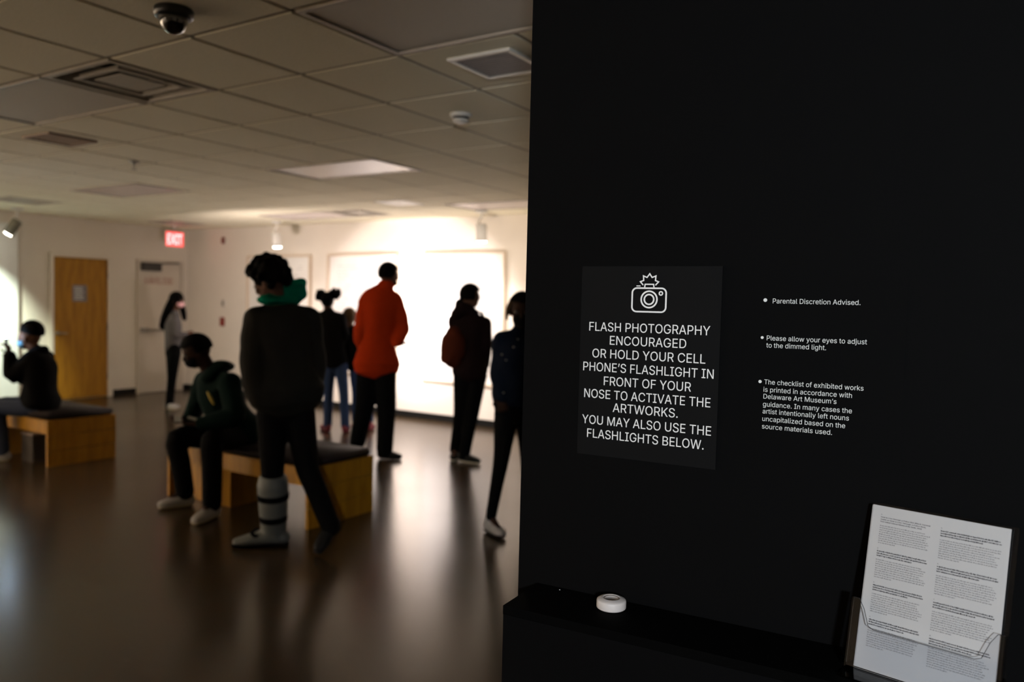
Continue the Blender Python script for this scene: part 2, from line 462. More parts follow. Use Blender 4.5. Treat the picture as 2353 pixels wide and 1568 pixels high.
for i in range(i_lo, i_hi+1):
    for j in range(j_lo, j_hi+1):
        if (i, j) in used: continue
        cx, cy = cellxy(i, j)
        x0, x1, y0, y1 = max(cx+0.0125, XL), min(cx+U-0.0125, XR), max(cy+0.0125, YF), min(cy+U-0.0125, YB)
        if x1-x0 < 0.03 or y1-y0 < 0.03: continue
        if i < -1 or j < -2 or (i < 3 and j > 9):
            bx(rest, x0, x1, y0, y1, CEIL, CEIL+0.015); continue
        k = (round(x1-x0, 3), round(y1-y0, 3))
        if k not in tile_me:
            b2 = bmesh.new(); hx, hy = k[0]/2, k[1]/2
            bx(b2, -hx, hx, -hy, hy, 0, 0.015)
            bmesh.ops.bevel(b2, geom=[e for e in b2.edges if all(v.co.z < 0.001 for v in e.verts)], offset=0.004, segments=1, affect='EDGES')
            tl = mesh_obj('ceiling_tile', b2, M_TILE, ceiling); tile_me[k] = tl
        else:
            tl = tile_me[k].copy(); C.objects.link(tl)
        tl.location = ((x0+x1)/2, (y0+y1)/2, CEIL)
ro = mesh_obj('ceiling_tile_field', rest, M_TILE, ceiling); ro['kind'] = 'stuff'

# baseboards
struct(box('baseboard_back', M_BASE, XL, XR, YB-0.012, YB, 0, 0.085))
struct(box('baseboard_left', M_BASE, XL, XL+0.012, 6.84, 7.2, 0, 0.09))
struct(box('baseboard_left_far', M_BASE, XL, XL+0.012, 7.99, YB-0.012, 0, 0.085)).name = 'baseboard_left.001'
struct(box('baseboard_left_near', M_BASE, XL, XL+0.012, 5.5, 5.90, 0, 0.085)).name = 'baseboard_left.002'

# door 1: oak
d1 = bpy.data.objects.new('door_1', None); C.objects.link(d1); d1.location = (XL, 6.34, 0); struct(d1)
box('door_leaf', M_WOODDOOR, 0.002, 0.035, -0.39, 0.39, 0.01, 2.04, d1, 0.003)
b2 = bmesh.new(); bx(b2, 0, 0.05, -0.44, -0.395, 0, 2.09); bx(b2, 0, 0.05, 0.395, 0.44, 0, 2.09); bx(b2, 0, 0.05, -0.395, 0.395, 2.045, 2.09)
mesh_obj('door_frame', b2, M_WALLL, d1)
b2 = bmesh.new(); lathe(b2, [(0,0),(0.03,0),(0.03,0.008),(0.012,0.012),(0.012,0.045)], 16, (0.035,-0.34,0.96), (1,0,0)); tube(b2, [(0.08,-0.34,0.96),(0.08,-0.28,0.96),(0.078,-0.23,0.955)], [0.01,0.009,0.008])
mesh_obj('door_handle', b2, M_STEEL, d1, True)
for z_ in (0.3, 1.05, 1.8): box('hinge', M_STEEL, 0.03, 0.045, 0.385, 0.4, z_-0.05, z_+0.05, d1)
nt = thing('notice_sheet', 'small grey notice sheet pinned on the oak door', 'notice', (XL+0.036, 6.315, 1.53))
box('paper', M_GREYPAPER, 0, 0.003, -0.105, 0.105, -0.12, 0.12, nt)
b2 = bmesh.new()
for k in range(6): bx(b2, 0.003, 0.0036, -0.08, random.uniform(0.03, 0.08), 0.085-0.033*k-0.006, 0.085-0.033*k+0.006)
mesh_obj('print', b2, M_LETTER2, nt)

# door 2: painted fire door
d2 = bpy.data.objects.new('door_2', None); C.objects.link(d2); d2.location = (XL, 7.6, 0); struct(d2)
box('door_leaf', M_DOOR2, 0.002, 0.03, -0.345, 0.345, 0.01, 2.03, d2, 0.003)
b2 = bmesh.new(); bx(b2, 0, 0.045, -0.395, -0.35, 0, 2.08); bx(b2, 0, 0.045, 0.35, 0.395, 0, 2.08); bx(b2, 0, 0.045, -0.35, 0.35, 2.035, 2.08)
mesh_obj('door_frame', b2, M_DOOR2, d2)
b2 = bmesh.new(); bx(b2, 0.03, 0.10, -0.345, -0.02, 1.905, 2.035); mesh_obj('door_closer', b2, M_BRONZE, d2, bevel=0.008)
b2 = bmesh.new(); tube(b2, [(0.07,-0.08,2.02),(0.12,0.12,2.04),(0.06,0.30,2.05)], [0.012,0.010,0.010]); mesh_obj('closer_arm', b2, M_BRONZE, d2, True)
b2 = bmesh.new(); bx(b2, 0.03, 0.075, -0.345, -0.22, 0.95, 1.02); bx(b2, 0.03, 0.07, 0.25, 0.32, 0.955, 1.015); tube(b2, [(0.08,-0.3,0.985),(0.08,0.3,0.985)], [0.018,0.018])
mesh_obj('push_bar', b2, M_STEEL, d2)
sg = thing('door_warning_lettering', 'orange red warning lettering on the pale fire door', 'sign', (XL+0.0305, 7.565, 1.755))
b2 = bmesh.new(); mt = Matrix(((0,0,1,0),(1,0,0,0),(0,1,0,0),(0,0,0,1)))
text_bm(b2, 'ALARM WILL SOUND', -0.24, -0.05, 0.48, 0.105, mtx=mt)
mesh_obj('letters', b2, M_REDTXT, sg)

# lit white display panel on the left wall
dp = thing('display_panel', 'tall white display panel brightly lit at the left wall', 'panel', (XL+0.004, 3.6, 0.003))
box('panel_face', mat('panel_white', (0.80, 0.82, 0.80), 0.7, 0.02), 0.0, 0.09, -1.9, 1.85, 0.0, 2.44, dp, 0.004)
box('panel_edge', M_VENT, 0.0, 0.088, 1.851, 1.862, 0.0, 2.44, dp)

# black partition wall beside the camera: local x runs along the wall, local -y faces the viewer
ANG = math.radians(4.0)
WB = Vector((-0.8535, 1.4663, 0))
WM = Matrix.Translation(WB) @ Matrix.Rotation(ANG, 4, 'Z')
pw = box('wall_right', M_BLACKWALL, -0.050, 3.4, 0, 0.14, 0, CEIL+0.004)
pw.matrix_world = WM; struct(pw)
def on_wall(o): o.matrix_world = WM @ Matrix.Translation(o.location); return o
TM = Matrix(((1,0,0,0),(0,0,-1,0),(0,1,0,0),(0,0,0,1)))    # text plane (x right, y up) -> wall local

# shelf cabinet
sh = thing('shelf_cabinet', 'black box shelf running below the signs on the black wall', 'shelf')
sh.matrix_world = WM
DEP = 0.152
box('carcass', M_SHELF, 0.006, 2.4, -DEP+0.001, -0.001, 0.0, 0.902, sh)
box('shelf_top', M_SHELFTOP, -0.002, 2.4, -DEP-0.002, -0.001, 0.9025, 0.920, sh)
box('front_panel', M_SHELF, -0.001, 2.4, -DEP-0.002, -DEP+0.0005, 0.0, 0.9022, sh)

# sign board
sb = thing('flash_photography_sign', 'charcoal sign board with white camera icon and large white capitals', 'sign')
sb.matrix_world = WM
box('board', M_SIGN, 0.083, 0.373, -0.004, -0.0003, 1.2131, 1.603, sb)
b2 = bmesh.new()
LINES = [("FLASH PHOTOGRAPHY",.1031,.3536,1.4706),("ENCOURAGED",.1493,.3077,1.4436),("OR HOLD YOUR CELL",.1117,.3463,1.4158),
 ("PHONE\u2019S FLASHLIGHT IN",.0921,.3632,1.3878),("FRONT OF YOUR",.1387,.3202,1.3599),("NOSE TO ACTIVATE THE",.0960,.3590,1.3322),
 ("ARTWORKS.",.1600,.2958,1.3065),("YOU MAY ALSO USE THE",.0930,.3622,1.2778),("FLASHLIGHTS BELOW.",.1050,.3489,1.2495)]
for s, a, b_, z in LINES:
    text_bm(b2, s, a, z, b_-a, 0.0180, z=0.0041, mtx=TM, res=4)
mesh_obj('capitals', b2, M_LETTER, sb)
# camera icon (stroked outlines)
def stroke(bm, pts, wd_, closed, z=0.0041, d=0.0006):
    n = len(pts); P = [Vector((p[0], p[1], 0)) for p in pts]; L = []; R_ = []
    for k in range(n):
        a = P[(k-1) % n] if (closed or k > 0) else P[k]; c = P[(k+1) % n] if (closed or k < n-1) else P[k]
        t1 = (P[k]-a); t2 = (c-P[k])
        t1 = t1.normalized() if t1.length > 1e-9 else t2.normalized(); t2 = t2.normalized() if t2.length > 1e-9 else t1
        n1 = Vector((-t1.y, t1.x, 0)); n2 = Vector((-t2.y, t2.x, 0)); nn = (n1+n2)
        nn = nn.normalized() if nn.length > 1e-6 else n1
        s = wd_/2/max(0.35, nn.dot(n1))
        L.append(P[k]+nn*s); R_.append(P[k]-nn*s)
    def vv(p, zz): return bm.verts.new(TM @ Vector((p.x, p.y, zz)))
    Lt = [vv(p, z+d) for p in L]; Rt = [vv(p, z+d) for p in R_]; Lb = [vv(p, z) for p in L]; Rb = [vv(p, z) for p in R_]
    for k in range(n if closed else n-1):
        j = (k+1) % n
        bm.faces.new([Lt[k],Lt[j],Rt[j],Rt[k]]); bm.faces.new([Lb[k],Lb[j],Lt[j],Lt[k]]); bm.faces.new([Rt[k],Rt[j],Rb[j],Rb[k]])
b2 = bmesh.new(); icx, icy = 0.2290, 1.5355
def circ(x, y, r_, n=36): return [(x+r_*math.cos(2*PI*k/n), y+r_*math.sin(2*PI*k/n)) for k in range(n)]
def rrect(x0,x1,y0,y1,r_,n=8):
    o_ = []
    for (cx_,cy_,a0) in ((x1-r_,y1-r_,0),(x0+r_,y1-r_,90),(x0+r_,y0+r_,180),(x1-r_,y0+r_,270)):
        for k in range(n+1):
            a = math.radians(a0+90*k/n); o_.append((cx_+r_*math.cos(a), cy_+r_*math.sin(a)))
    return o_
SW = 0.0031
stroke(b2, rrect(icx-.0348, icx+.0352, 1.5125, 1.5595, .0095), SW, True)
stroke(b2, circ(icx+.0005, 1.5372, .0163), SW, True); stroke(b2, circ(icx+.0005, 1.5372, .0098), SW, True)
stroke(b2, circ(icx+.0245, 1.5495, .0034, 20), SW*.8, True)
stroke(b2, [(icx-.0095,1.560),(icx-.0085,1.5672),(icx+.0090,1.5672),(icx+.0100,1.560)], SW*.8, False)
stroke(b2, [(icx-.0265,1.5638),(icx-.0180,1.5638)], SW*.6, False)
star = [(-.0125,1.5655),(-.0185,1.5722),(-.0118,1.5748),(-.0125,1.5838),(-.0050,1.5808),(.0003,1.5880),(.0055,1.5808),(.0132,1.5838),(.0125,1.5748),(.0190,1.5722),(.0128,1.5655)]
stroke(b2, [(icx+x, z) for x, z in star], SW*.8, False)
mesh_obj('camera_icon', b2, M_LETTER, sb)

# advice text sheet
ts = thing('visitor_advice_sheet', 'black vinyl sheet with three small white bulleted notes', 'sign')
ts.matrix_world = WM
box('sheet', M_TEXTPANEL, 0.415, 0.690, -0.0012, -0.0002, 1.245, 1.585, ts)
L2 = [("Parental Discretion Advised.",.4667,.6156,1.5345),("Please allow your eyes to adjust",.4585,.6290,1.4658),("to the dimmed light.",.4581,.5622,1.4524),
 ("The checklist of exhibited works",.4570,.6268,1.3840),("is printed in accordance with",.4562,.6085,1.3698),("Delaware Art Museum\u2019s",.4566,.5835,1.3570),
 ("guidance. In many cases the",.4562,.6096,1.3424),("artist intentionally left nouns",.4562,.6052,1.3292),("uncapitalized based on the",.4562,.5996,1.3150),("source materials used.",.4560,.5783,1.3008)]
for lo, hi in ((0, 1), (1, 3), (3, 10)):
    b2 = bmesh.new()
    for s, a, b_, z in L2[lo:hi]: text_bm(b2, s, a, z, b_-a, 0.0089, z=0.0013, mtx=TM, depth=0.0004, res=4)
    mesh_obj('note_lettering', b2, M_LETTER2, ts)
for (x, z, r_) in ((.4532,1.5402,.0034),(.4503,1.4705,.0027),(.4495,1.3883,.0030)):
    b2 = bmesh.new(); lathe(b2, [(0,0.0009),(r_,0.0009),(r_,0)], 20, (x,-0.0013,z), (0,-1,0)); mesh_obj('bullet', b2, M_LETTER2, ts)

# puck flashlight on the shelf
pk = thing('puck_light', 'round white puck flashlight lying on the black shelf', 'flashlight', (-0.6635, 1.430, 0.9200))
b2 = bmesh.new(); lathe(b2, [(0,0),(0.0265,0),(0.0292,0.002),(0.0295,0.0035),(0.0295,0.0145),(0.0288,0.0172),(0.0262,0.0190),(0.0180,0.0215),(0.0170,0.0215),(0.0166,0.0200),(0,0.0200)], 48)
mesh_obj('housing', b2, M_PUCK, pk, True)
b2 = bmesh.new(); lathe(b2, [(0.0164,0.0201),(0.0155,0.0205),(0.008,0.0190),(0,0.0184)], 40); mesh_obj('push_lens', b2, M_PUCKT, pk, True)
sp = thing('grain_of_debris', 'tiny white speck on the black shelf left of the puck flashlight', 'speck', (-0.795, 1.455, 0.92))
b2 = bmesh.new(); ell(b2, (0,0,0.0008), .0012,.0009,.0008, seg=8, rings=5); mesh_obj('speck', b2, M_LETTER, sp)

# checklist holder
TH = math.radians(-10.5); TA = math.radians(12.5)
hz = 0.9202
Q = Matrix.Translation(Vector((-0.211, 1.428, hz))) @ Matrix.Rotation(TH, 4, 'Z')
# tilted frame: x right, y up along the paper, z out of the paper toward the viewer
TILT = Matrix(((1,0,0,0),(0,math.sin(TA),-math.cos(TA),0),(0,math.cos(TA),math.sin(TA),0),(0,0,0,1)))
PW, PH = 0.206, 0.277
hd = thing('brochure_holder', 'clear acrylic brochure holder on the shelf at right', 'holder')
hd.matrix_world = Q
def tb(name, m_, x0,x1,y0,y1,z0,z1, parent, bev=0):
    b3 = bmesh.new(); bx(b3, x0,x1,y0,y1,z0,z1)
    bmesh.ops.transform(b3, matrix=TILT, verts=b3.verts)
    return mesh_obj(name, b3, m_, parent, bevel=bev)
tb('back_plate', M_ACRYL, -0.004, PW+0.009, 0.004, PH+0.004, -0.0075, -0.0055, hd)
tb('side_wall', M_ACRYL, -0.0105, -0.0085, 0.004, 0.118, -0.0055, 0.020, hd)
tb('side_wall', M_ACRYL, PW+0.0085, PW+0.0105, 0.004, 0.118, -0.0055, 0.020, hd)
# front pocket with a scooped top edge
b3 = bmesh.new()
top = []
for k in range(25):
    x = -0.0083 + (PW+0.0166)*k/24
    e = min(x+0.0083, PW+0.0083-x)
    s_ = min(1, max(0, (e-0.010)/0.022)); s_ = s_*s_*(3-2*s_)
    top.append((x, 0.118 - 0.045*s_))
for zf in (0.016, 0.018):
    for (x, y) in top: b3.verts.new((x, y, zf))
    for (x, y) in top: b3.verts.new((x, 0.006, zf))
b3.verts.ensure_lookup_table(); N_ = len(top)
for k in range(N_-1):
    b3.faces.new([b3.verts[i] for i in (N_+k, N_+k+1, k+1, k)]); o2 = 2*N_
    b3.faces.new([b3.verts[i] for i in (o2+k, o2+k+1, o2+N_+k+1, o2+N_+k)])
    b3.faces.new([b3.verts[i] for i in (k, k+1, o2+k+1, o2+k)]); b3.faces.new([b3.verts[i] for i in (N_+k+1, N_+k, o2+N_+k, o2+N_+k+1)])
for k, kk in ((0, N_), (N_-1, 2*N_-1)):
    b3.faces.new([b3.verts[i] for i in (k, kk, kk+o2, k+o2)])
bmesh.ops.transform(b3, matrix=TILT, verts=b3.verts)
mesh_obj('front_pocket', b3, M_ACRYL, hd)
box('foot', M_ACRYL, -0.012, PW+0.012, -0.045, 0.045, 0.0, 0.0025, hd)
# thin dark outline of the pocket's cut edge
b3 = bmesh.new(); tube(b3, [TILT @ Vector((x, y, 0.0181)) for x, y in top], [0.0004]*N_, seg=6, sub=1); mesh_obj('pocket_rim', b3, M_DARK, hd)

st = thing('checklist_sheets', 'stack of printed white checklist sheets in the acrylic holder', 'paper stack')
st.matrix_world = Q
def warp(v):   # the stack bows a little
    return Vector((v.x, v.y, v.z + 0.0016*math.sin(v.x/PW*PI) * (v.y/PH)))
for k in range(4):
    b3 = bmesh.new(); nx = 14
    z0_, z1_ = -0.0046 + 0.0017*k, -0.0046 + 0.0017*k + 0.0013
    dx, dy = random.uniform(-0.002, 0.002), random.uniform(-0.0015, 0.002)
    if k == 3: dx = dy = 0
    vs = [[b3.verts.new(TILT @ warp(Vector((dx+PW*i/nx, 0.006+dy+(PH-0.006)*j/8, z))) ) for i in range(nx+1) for j in range(9)] for z in (z0_, z1_)]
    for i in range(nx):
        for j in range(8):
            a = i*9+j
            b3.faces.new([vs[1][a], vs[1][a+9], vs[1][a+10], vs[1][a+1]]); b3.faces.new([vs[0][a], vs[0][a+1], vs[0][a+10], vs[0][a+9]])
    for i in range(nx):
        b3.faces.new([vs[0][i*9], vs[0][i*9+9], vs[1][i*9+9], vs[1][i*9]]); b3.faces.new([vs[0][i*9+8], vs[1][i*9+8], vs[1][i*9+17], vs[0][i*9+17]])
    for j in range(8):
        b3.faces.new([vs[0][j], vs[1][j], vs[1][j+1], vs[0][j+1]]); a = nx*9+j
        b3.faces.new([vs[0][a], vs[0][a+1], vs[1][a+1], vs[1][a]])
    mesh_obj('sheet', b3, M_SHEET, st)
ZT = -0.0046 + 0.0017*3 + 0.0013
bmh = bmesh.new(); bmb = bmesh.new()
HEADS = ["How to Live through a Police Riot [Black Survival", "Guide or How to Live Through a Police Riot],", "from United Colored Citizens of the South, 2018"]
words = lambda n: ' '.join(''.join(random.choice('aeiounrstlhdmcpbgwy') for _ in range(random.choice((2,3,4,5,6,7,8)))) for _ in range(n))
class WarpM:
    def __matmul__(self, p): return TILT @ warp(p)
WMx = WarpM()
def dashes(bm_, x0, x1, y, h):
    x = x0
    while x < x1:
        w_ = random.uniform(0.0012, 0.0050); xe = min(x+w_, x1)
        q = x
        while q < xe:                       # letter stems
            e = min(q+0.00052, xe); hh = h*random.choice((0.75,0.75,0.8,1.15)); yo = -0.25*h if random.random()<.12 else 0
            vs_ = [bm_.verts.new(WMx @ Vector(p)) for p in ((q,y+yo,ZT+0.00012),(e,y+yo,ZT+0.00012),(e,y+hh,ZT+0.00012),(q,y+hh,ZT+0.00012))]
            bm_.faces.new(vs_); q += 0.00080
        x = xe + 0.0009
for col, (xa, xb, ytop) in enumerate(((0.0145, 0.094, 0.262), (0.1085, 0.196, 0.258))):
    y = ytop
    for item in range(4):
        num = str(item + 1 + 4*col)
        text_bm(bmh, num+'.', xa, y, 0.0024, 0.0019, z=ZT, mtx=WMx, depth=0.0001, res=1)
        y -= 0.0044
        for q in range(3):
            if item == 0 and col == 0:
                for o_ in (0.0, 0.00022): text_bm(bmh, HEADS[q], xa+o_, y, (xb-xa)*(0.98,0.9,0.82)[q], 0.0020, z=ZT+o_*0.1, mtx=WMx, depth=0.0001, res=1)
            else:
                for rep in range(2): dashes(bmh, xa + 0.0002*rep, xa + (xb-xa)*(0.97,0.99,0.7)[q], y, 0.0019)
            y -= 0.0038
        y -= 0.0028
        for q in range(9):
            dashes(bmb, xa, xa + (xb-xa)*(random.uniform(0.88, 1.0) if q < 8 else 0.35), y, 0.0016)
            y -= 0.0036
        y -= 0.0062
mesh_obj('headings', bmh, M_INK, st); mesh_obj('body_print', bmb, M_INKS, st)

# ------------------------------------------------------------------ ceiling fittings
TL = {(-2,0): 'recessed ceiling light panel nearest the camera, at the top of the view', (3,0): 'unlit recessed ceiling light left of the square air diffuser',
      (3,4): 'recessed ceiling light panel pinkish with reflected light, in the middle of the ceiling', (8,4): 'recessed ceiling light panel far left above the oak door side',
      (3,8): 'recessed ceiling light panel above the right spotlight', (8,8): 'recessed ceiling light panel right by the back wall left spotlight'}
for i, j in TROF:
    cx, cy = X0 - U*(i+1), Y0 + U*(j+0.5)
    t_ = thing('ceiling_light', TL[(i,j)], 'ceiling light', (cx, cy, CEIL), 0, 'recessed ceiling light panels')
    a, b_ = U-0.0125, U/2-0.0125
    b2 = bmesh.new()
    for (x0,x1,y0,y1) in ((-a,a,-b_,-b_+0.022),(-a,a,b_-0.022,b_),(-a,-a+0.022,-b_+0.022,b_-0.022),(a-0.022,a,-b_+0.022,b_-0.022)): bx(b2, x0,x1,y0,y1,-0.004,0.02)
    mesh_obj('light_frame', b2, M_VENT, t_)
    b2 = bmesh.new(); bx(b2, -a+0.023, a-0.023, -b_+0.023, b_-0.023, 0.003, 0.009); mesh_obj('lens_panel', b2, M_LENS2 if (i, j) in ((3, 0), (-2, 0)) else M_LENS, t_)
    b2 = bmesh.new(); bx(b2, -a, a, -b_, b_, 0.021, 0.10); mesh_obj('light_housing', b2, M_VENT, t_)

DL = ['square ceiling air diffuser with dark slots nearest the camera', 'square ceiling air diffuser cut off by the black wall edge', 'square ceiling air diffuser far left above the display panel',
      'square ceiling air diffuser beside the exit sign', 'square ceiling air diffuser close to the back wall centre']
for k, (i, j) in enumerate(DIFF):
    cx, cy = X0 - U*(i+0.5), Y0 + U*(j+0.5); a = U/2-0.0125
    t_ = thing('air_diffuser', DL[k], 'air vent', (cx, cy, CEIL), 0, 'square ceiling air diffusers')
    box('duct_shade_plate', M_SLOT, -a, a, -a, a, 0.12, 0.125, t_)  # dark plate stands in for the shade inside the duct
    b2 = bmesh.new()
    for (x0,x1,y0,y1) in ((-a,a,-a,-a+0.03),(-a,a,a-0.03,a),(-a,-a+0.03,-a+0.03,a-0.03),(a-0.03,a,-a+0.03,a-0.03)): bx(b2, x0,x1,y0,y1,-0.003,0.119)
    mesh_obj('outer_frame', b2, M_VENT, t_)
    def ring(bm_, r0, r1, z0, z1):
        for (x0,x1,y0,y1) in ((-r1,r1,-r1,-r0),(-r1,r1,r0,r1),(-r1,-r0,-r0,r0),(r0,r1,-r0,r0)): bx(bm_, x0,x1,y0,y1,z0,z1)
    for (r0, r1, zz) in ((0.165, 0.190, 0.0), (0.167, 0.170, 0.004)):
        b2 = bmesh.new(); ring(b2, r0, r1, zz, zz+0.004 if zz == 0 else zz+0.022)
        mesh_obj('square_vane', b2, M_VENT, t_)
    box('centre_plate', M_VENT, -0.120, 0.120, -0.120, 0.120, 0.002, 0.006, t_)
    for br in ((-0.005, 0.005, 0.12, 0.27), (0.12, 0.27, -0.005, 0.005), (-0.27, -0.12, -0.005, 0.005), (-0.005, 0.005, -0.27, -0.12)):
        box('vane_bracket', M_VENT, *br, 0.027, 0.035, t_)

def grille(i, j, half, label, m_, frame_m, nsl=12, dx=0, dy=0):
    cx, cy = X0 - U*(i+0.5)+dx, Y0 + U*(j+0.5)+dy
    t_ = thing('ceiling_grille', label, 'air vent', (cx, cy, CEIL))
    b2 = bmesh.new(); a = half; f_ = 0.022
    for (x0,x1,y0,y1) in ((-a,a,-a,-a+f_),(-a,a,a-f_,a),(-a,-a+f_,-a+f_,a-f_),(a-f_,a,-a+f_,a-f_)): bx(b2, x0,x1,y0,y1,-0.012,-0.001)
    mesh_obj('grille_frame', b2, frame_m, t_)
    box('grille_plate', m_, -a+f_, a-f_, -a+f_, a-f_, -0.004, -0.001, t_)
    for k in range(nsl):
        y = -a+f_+(2*(a-f_))*(k+0.5)/nsl
        box('louver', m_, -a+f_, a-f_, y-0.004, y+0.004, -0.009, -0.0045, t_)
grille(-1, 1, 0.165, 'white framed grey return air grille beside the nearest ceiling light', M_GRILLE, M_WHITE, dx=0.03, dy=-0.01)
grille(5, 1, 0.17, 'small reddish ceiling grille at the far left of the ceiling', M_RUST, M_RUST, 8)
pn = thing('access_panel', 'small pale square ceiling panel before the back wall', 'panel', (X0-U*5.5-0.05, Y0+U*7.5, CEIL))
box('panel_plate', M_WHITE, -0.2, 0.2, -0.2, 0.2, -0.008, -0.001, pn, 0.002)
b2 = bmesh.new(); lathe(b2, [(0,-0.012),(0.01,-0.012),(0.01,-0.008)], 12); mesh_obj('latch', b2, M_STEEL, pn)

dc = thing('dome_camera', 'black dome security camera hanging under the ceiling at top left', 'security camera', (-2.745, 1.868, CEIL))
b2 = bmesh.new(); lathe(b2, [(0,0),(0.068,0),(0.072,-0.006),(0.072,-0.028),(0.064,-0.036),(0.052,-0.037)], 40); mesh_obj('mount_ring', b2, mat('camera_body_black', (0.008,0.008,0.008), 0.35), dc, True)
b2 = bmesh.new(); lathe(b2, [(0.052,-0.037)] + [(0.052*math.cos(a*PI/20), -0.037-0.058*math.sin(a*PI/20)) for a in range(1, 11)], 40); mesh_obj('smoked_dome', b2, M_DOME, dc, True)

def detector(name, label, x, y, r_, m_):
    t_ = thing(name, label, 'smoke detector', (x, y, CEIL))
    b2 = bmesh.new(); lathe(b2, [(0,0),(r_,0),(r_,-0.014),(r_*.82,-0.022),(r_*.78,-0.022)], 32); mesh_obj('base', b2, m_, t_, True)
    b2 = bmesh.new(); lathe(b2, [(r_*.74,-0.022),(r_*.74,-0.034)], 32); mesh_obj('vent_slot', b2, M_DARK, t_, True)
    b2 = bmesh.new(); lathe(b2, [(r_*.76,-0.034),(r_*.70,-0.046),(r_*.45,-0.052),(0,-0.053)], 32); mesh_obj('cap', b2, m_, t_, True)
detector('smoke_detector', 'round white smoke detector below the tiles left of the black wall', -2.75, 3.70, 0.062, M_WHITE)
t_ = thing('sprinkler_head', 'small metal sprinkler head low over the left ceiling', 'sprinkler', (-6.1, 3.80, CEIL))
b2 = bmesh.new(); lathe(b2, [(0,0),(0.045,0),(0.04,-0.008),(0.012,-0.012),(0.011,-0.035),(0.0,-0.035)], 24); mesh_obj('escutcheon', b2, M_STEEL, t_, True)
b2 = bmesh.new(); tube(b2, [(0.010,0,-0.03),(0.018,0,-0.045),(0.0,0,-0.062)], [0.003]*3, seg=8); tube(b2, [(-0.010,0,-0.03),(-0.018,0,-0.045),(0.0,0,-0.062)], [0.003]*3, seg=8); mesh_obj('yoke', b2, M_STEEL, t_)
b2 = bmesh.new(); lathe(b2, [(0,-0.062),(0.02,-0.064),(0.02,-0.066),(0,-0.066)], 20); mesh_obj('deflector', b2, M_STEEL, t_)

M_GLOW = mat('lamp_glow', (0.9,0.9,0.85), 0.5, emit=(1.0,0.95,0.80), estr=22)
def track_spot(label, x, y, tx, ty, tz, hm, glow=M_GLOW):
    t_ = thing('spotlight', label, 'spotlight', (x, y, CEIL), 0, 'cylindrical ceiling spotlights')
    b2 = bmesh.new(); lathe(b2, [(0,0),(0.075,0),(0.075,-0.02),(0.06,-0.028),(0,-0.028)], 32); mesh_obj('canopy', b2, M_WHITE, t_, True)
    b2 = bmesh.new(); tube(b2, [(0,0,-0.02),(0,0,-0.08),(-0.035,0,-0.12),(-0.03,0,-0.17)], [0.012,0.011,0.012,0.012], seg=12); mesh_obj('yoke_arm', b2, M_WHITE, t_, True)
    d = (Vector((tx, ty, tz)) - Vector((x, y, CEIL-0.24))).normalized()
    o_ = Vector((0,0,-0.17)) - d*0.02
    b2 = bmesh.new(); lathe(b2, [(0,0),(0.050,0.002),(0.062,0.012),(0.065,0.03),(0.065,0.21),(0.060,0.21),(0.058,0.19),(0,0.19)], 36, o_, d); mesh_obj('lamp_housing', b2, hm, t_, True)
    b2 = bmesh.new(); lathe(b2, [(0,0.1915),(0.054,0.1915),(0.054,0.212),(0.045,0.222),(0,0.226)], 30, o_, d); mesh_obj('lamp_glass', b2, glow, t_)
track_spot('white cylindrical spotlight over the right framed work', -5.32, 7.60, -5.34, 7.75, 0.6, M_WHITE)
track_spot('bright white cylindrical spotlight above the curly haired visitor', -8.80, 7.60, -8.75, 7.72, 0.6, M_WHITE)
track_spot('grey cylindrical spotlight at far left aimed at the white panel', -10.9, 5.20, -11.4, 4.75, 1.35, mat('grey_lamp_metal', (0.16,0.15,0.12), 0.4))

# exit sign
ex = thing('exit_sign', 'glowing red exit sign hanging from the ceiling by the corner', 'sign', (-11.05, 7.56, 2.40))
box('sign_body', M_WHITE, -0.03, -0.004, -0.155, 0.155, -0.115, 0.115, ex, 0.003)
box('red_face', mat('exit_red_glow', (0.5,0.02,0.02), 0.5, emit=(1.0,0.10,0.09), estr=1.5), -0.004, 0.0, -0.15, 0.15, -0.11, 0.11, ex)
b2 = bmesh.new(); text_bm(b2, 'EXIT', -0.125, -0.075, 0.25, 0.15, z=0.0005, mtx=mt, depth=0.002); mesh_obj('letters', b2, mat('exit_letter_glow', (0.8,0.4,0.4), 0.5, emit=(1.0,0.55,0.55), estr=3), ex)
b2 = bmesh.new(); tube(b2, [(-0.017,0,0.11),(-0.017,0,CEIL-2.40-0.01)], [0.012,0.012], seg=12); lathe(b2, [(0,0),(0.06,0),(0.06,-0.02),(0,-0.02)], 24, (-0.017,0,CEIL-2.40)); mesh_obj('stem', b2, M_WHITE, ex)

# wall devices
def device(name, label, cat, x, z, wx, wz, m_):
    t_ = thing(name, label, cat, (x, YB, z))
    box('backplate', M_WHITE if m_ is not M_RED else m_, -wx/2, wx/2, -0.02, -0.001, -wz/2, wz/2, t_, 0.003)
    return t_
t_ = device('fire_alarm_pull', 'small red fire alarm pull station on the back wall', 'alarm', -10.6, 1.14, 0.10, 0.14, M_RED)
box('pull_handle', M_RED, -0.035, 0.035, -0.03, -0.021, -0.02, 0.0, t_)
t_ = device('wall_switch', 'narrow grey wall switch above the red fire alarm', 'switch', -10.57, 1.43, 0.05, 0.11, M_VENT)
box('cover', M_VENT, -0.03, 0.03, -0.026, -0.0205, -0.055, 0.055, t_); box('toggle', M_DARK, -0.008, 0.008, -0.036, -0.0265, -0.02, 0.02, t_)
t_ = device('wall_sensor', 'small reddish sensor high on the back wall near the corner', 'sensor', -10.56, 2.41, 0.045, 0.09, M_RUST)
box('sensor_body', mat('dull_red_sensor', (0.2,0.05,0.035), 0.5), -0.026, 0.026, -0.05, -0.0205, -0.05, 0.05, t_)

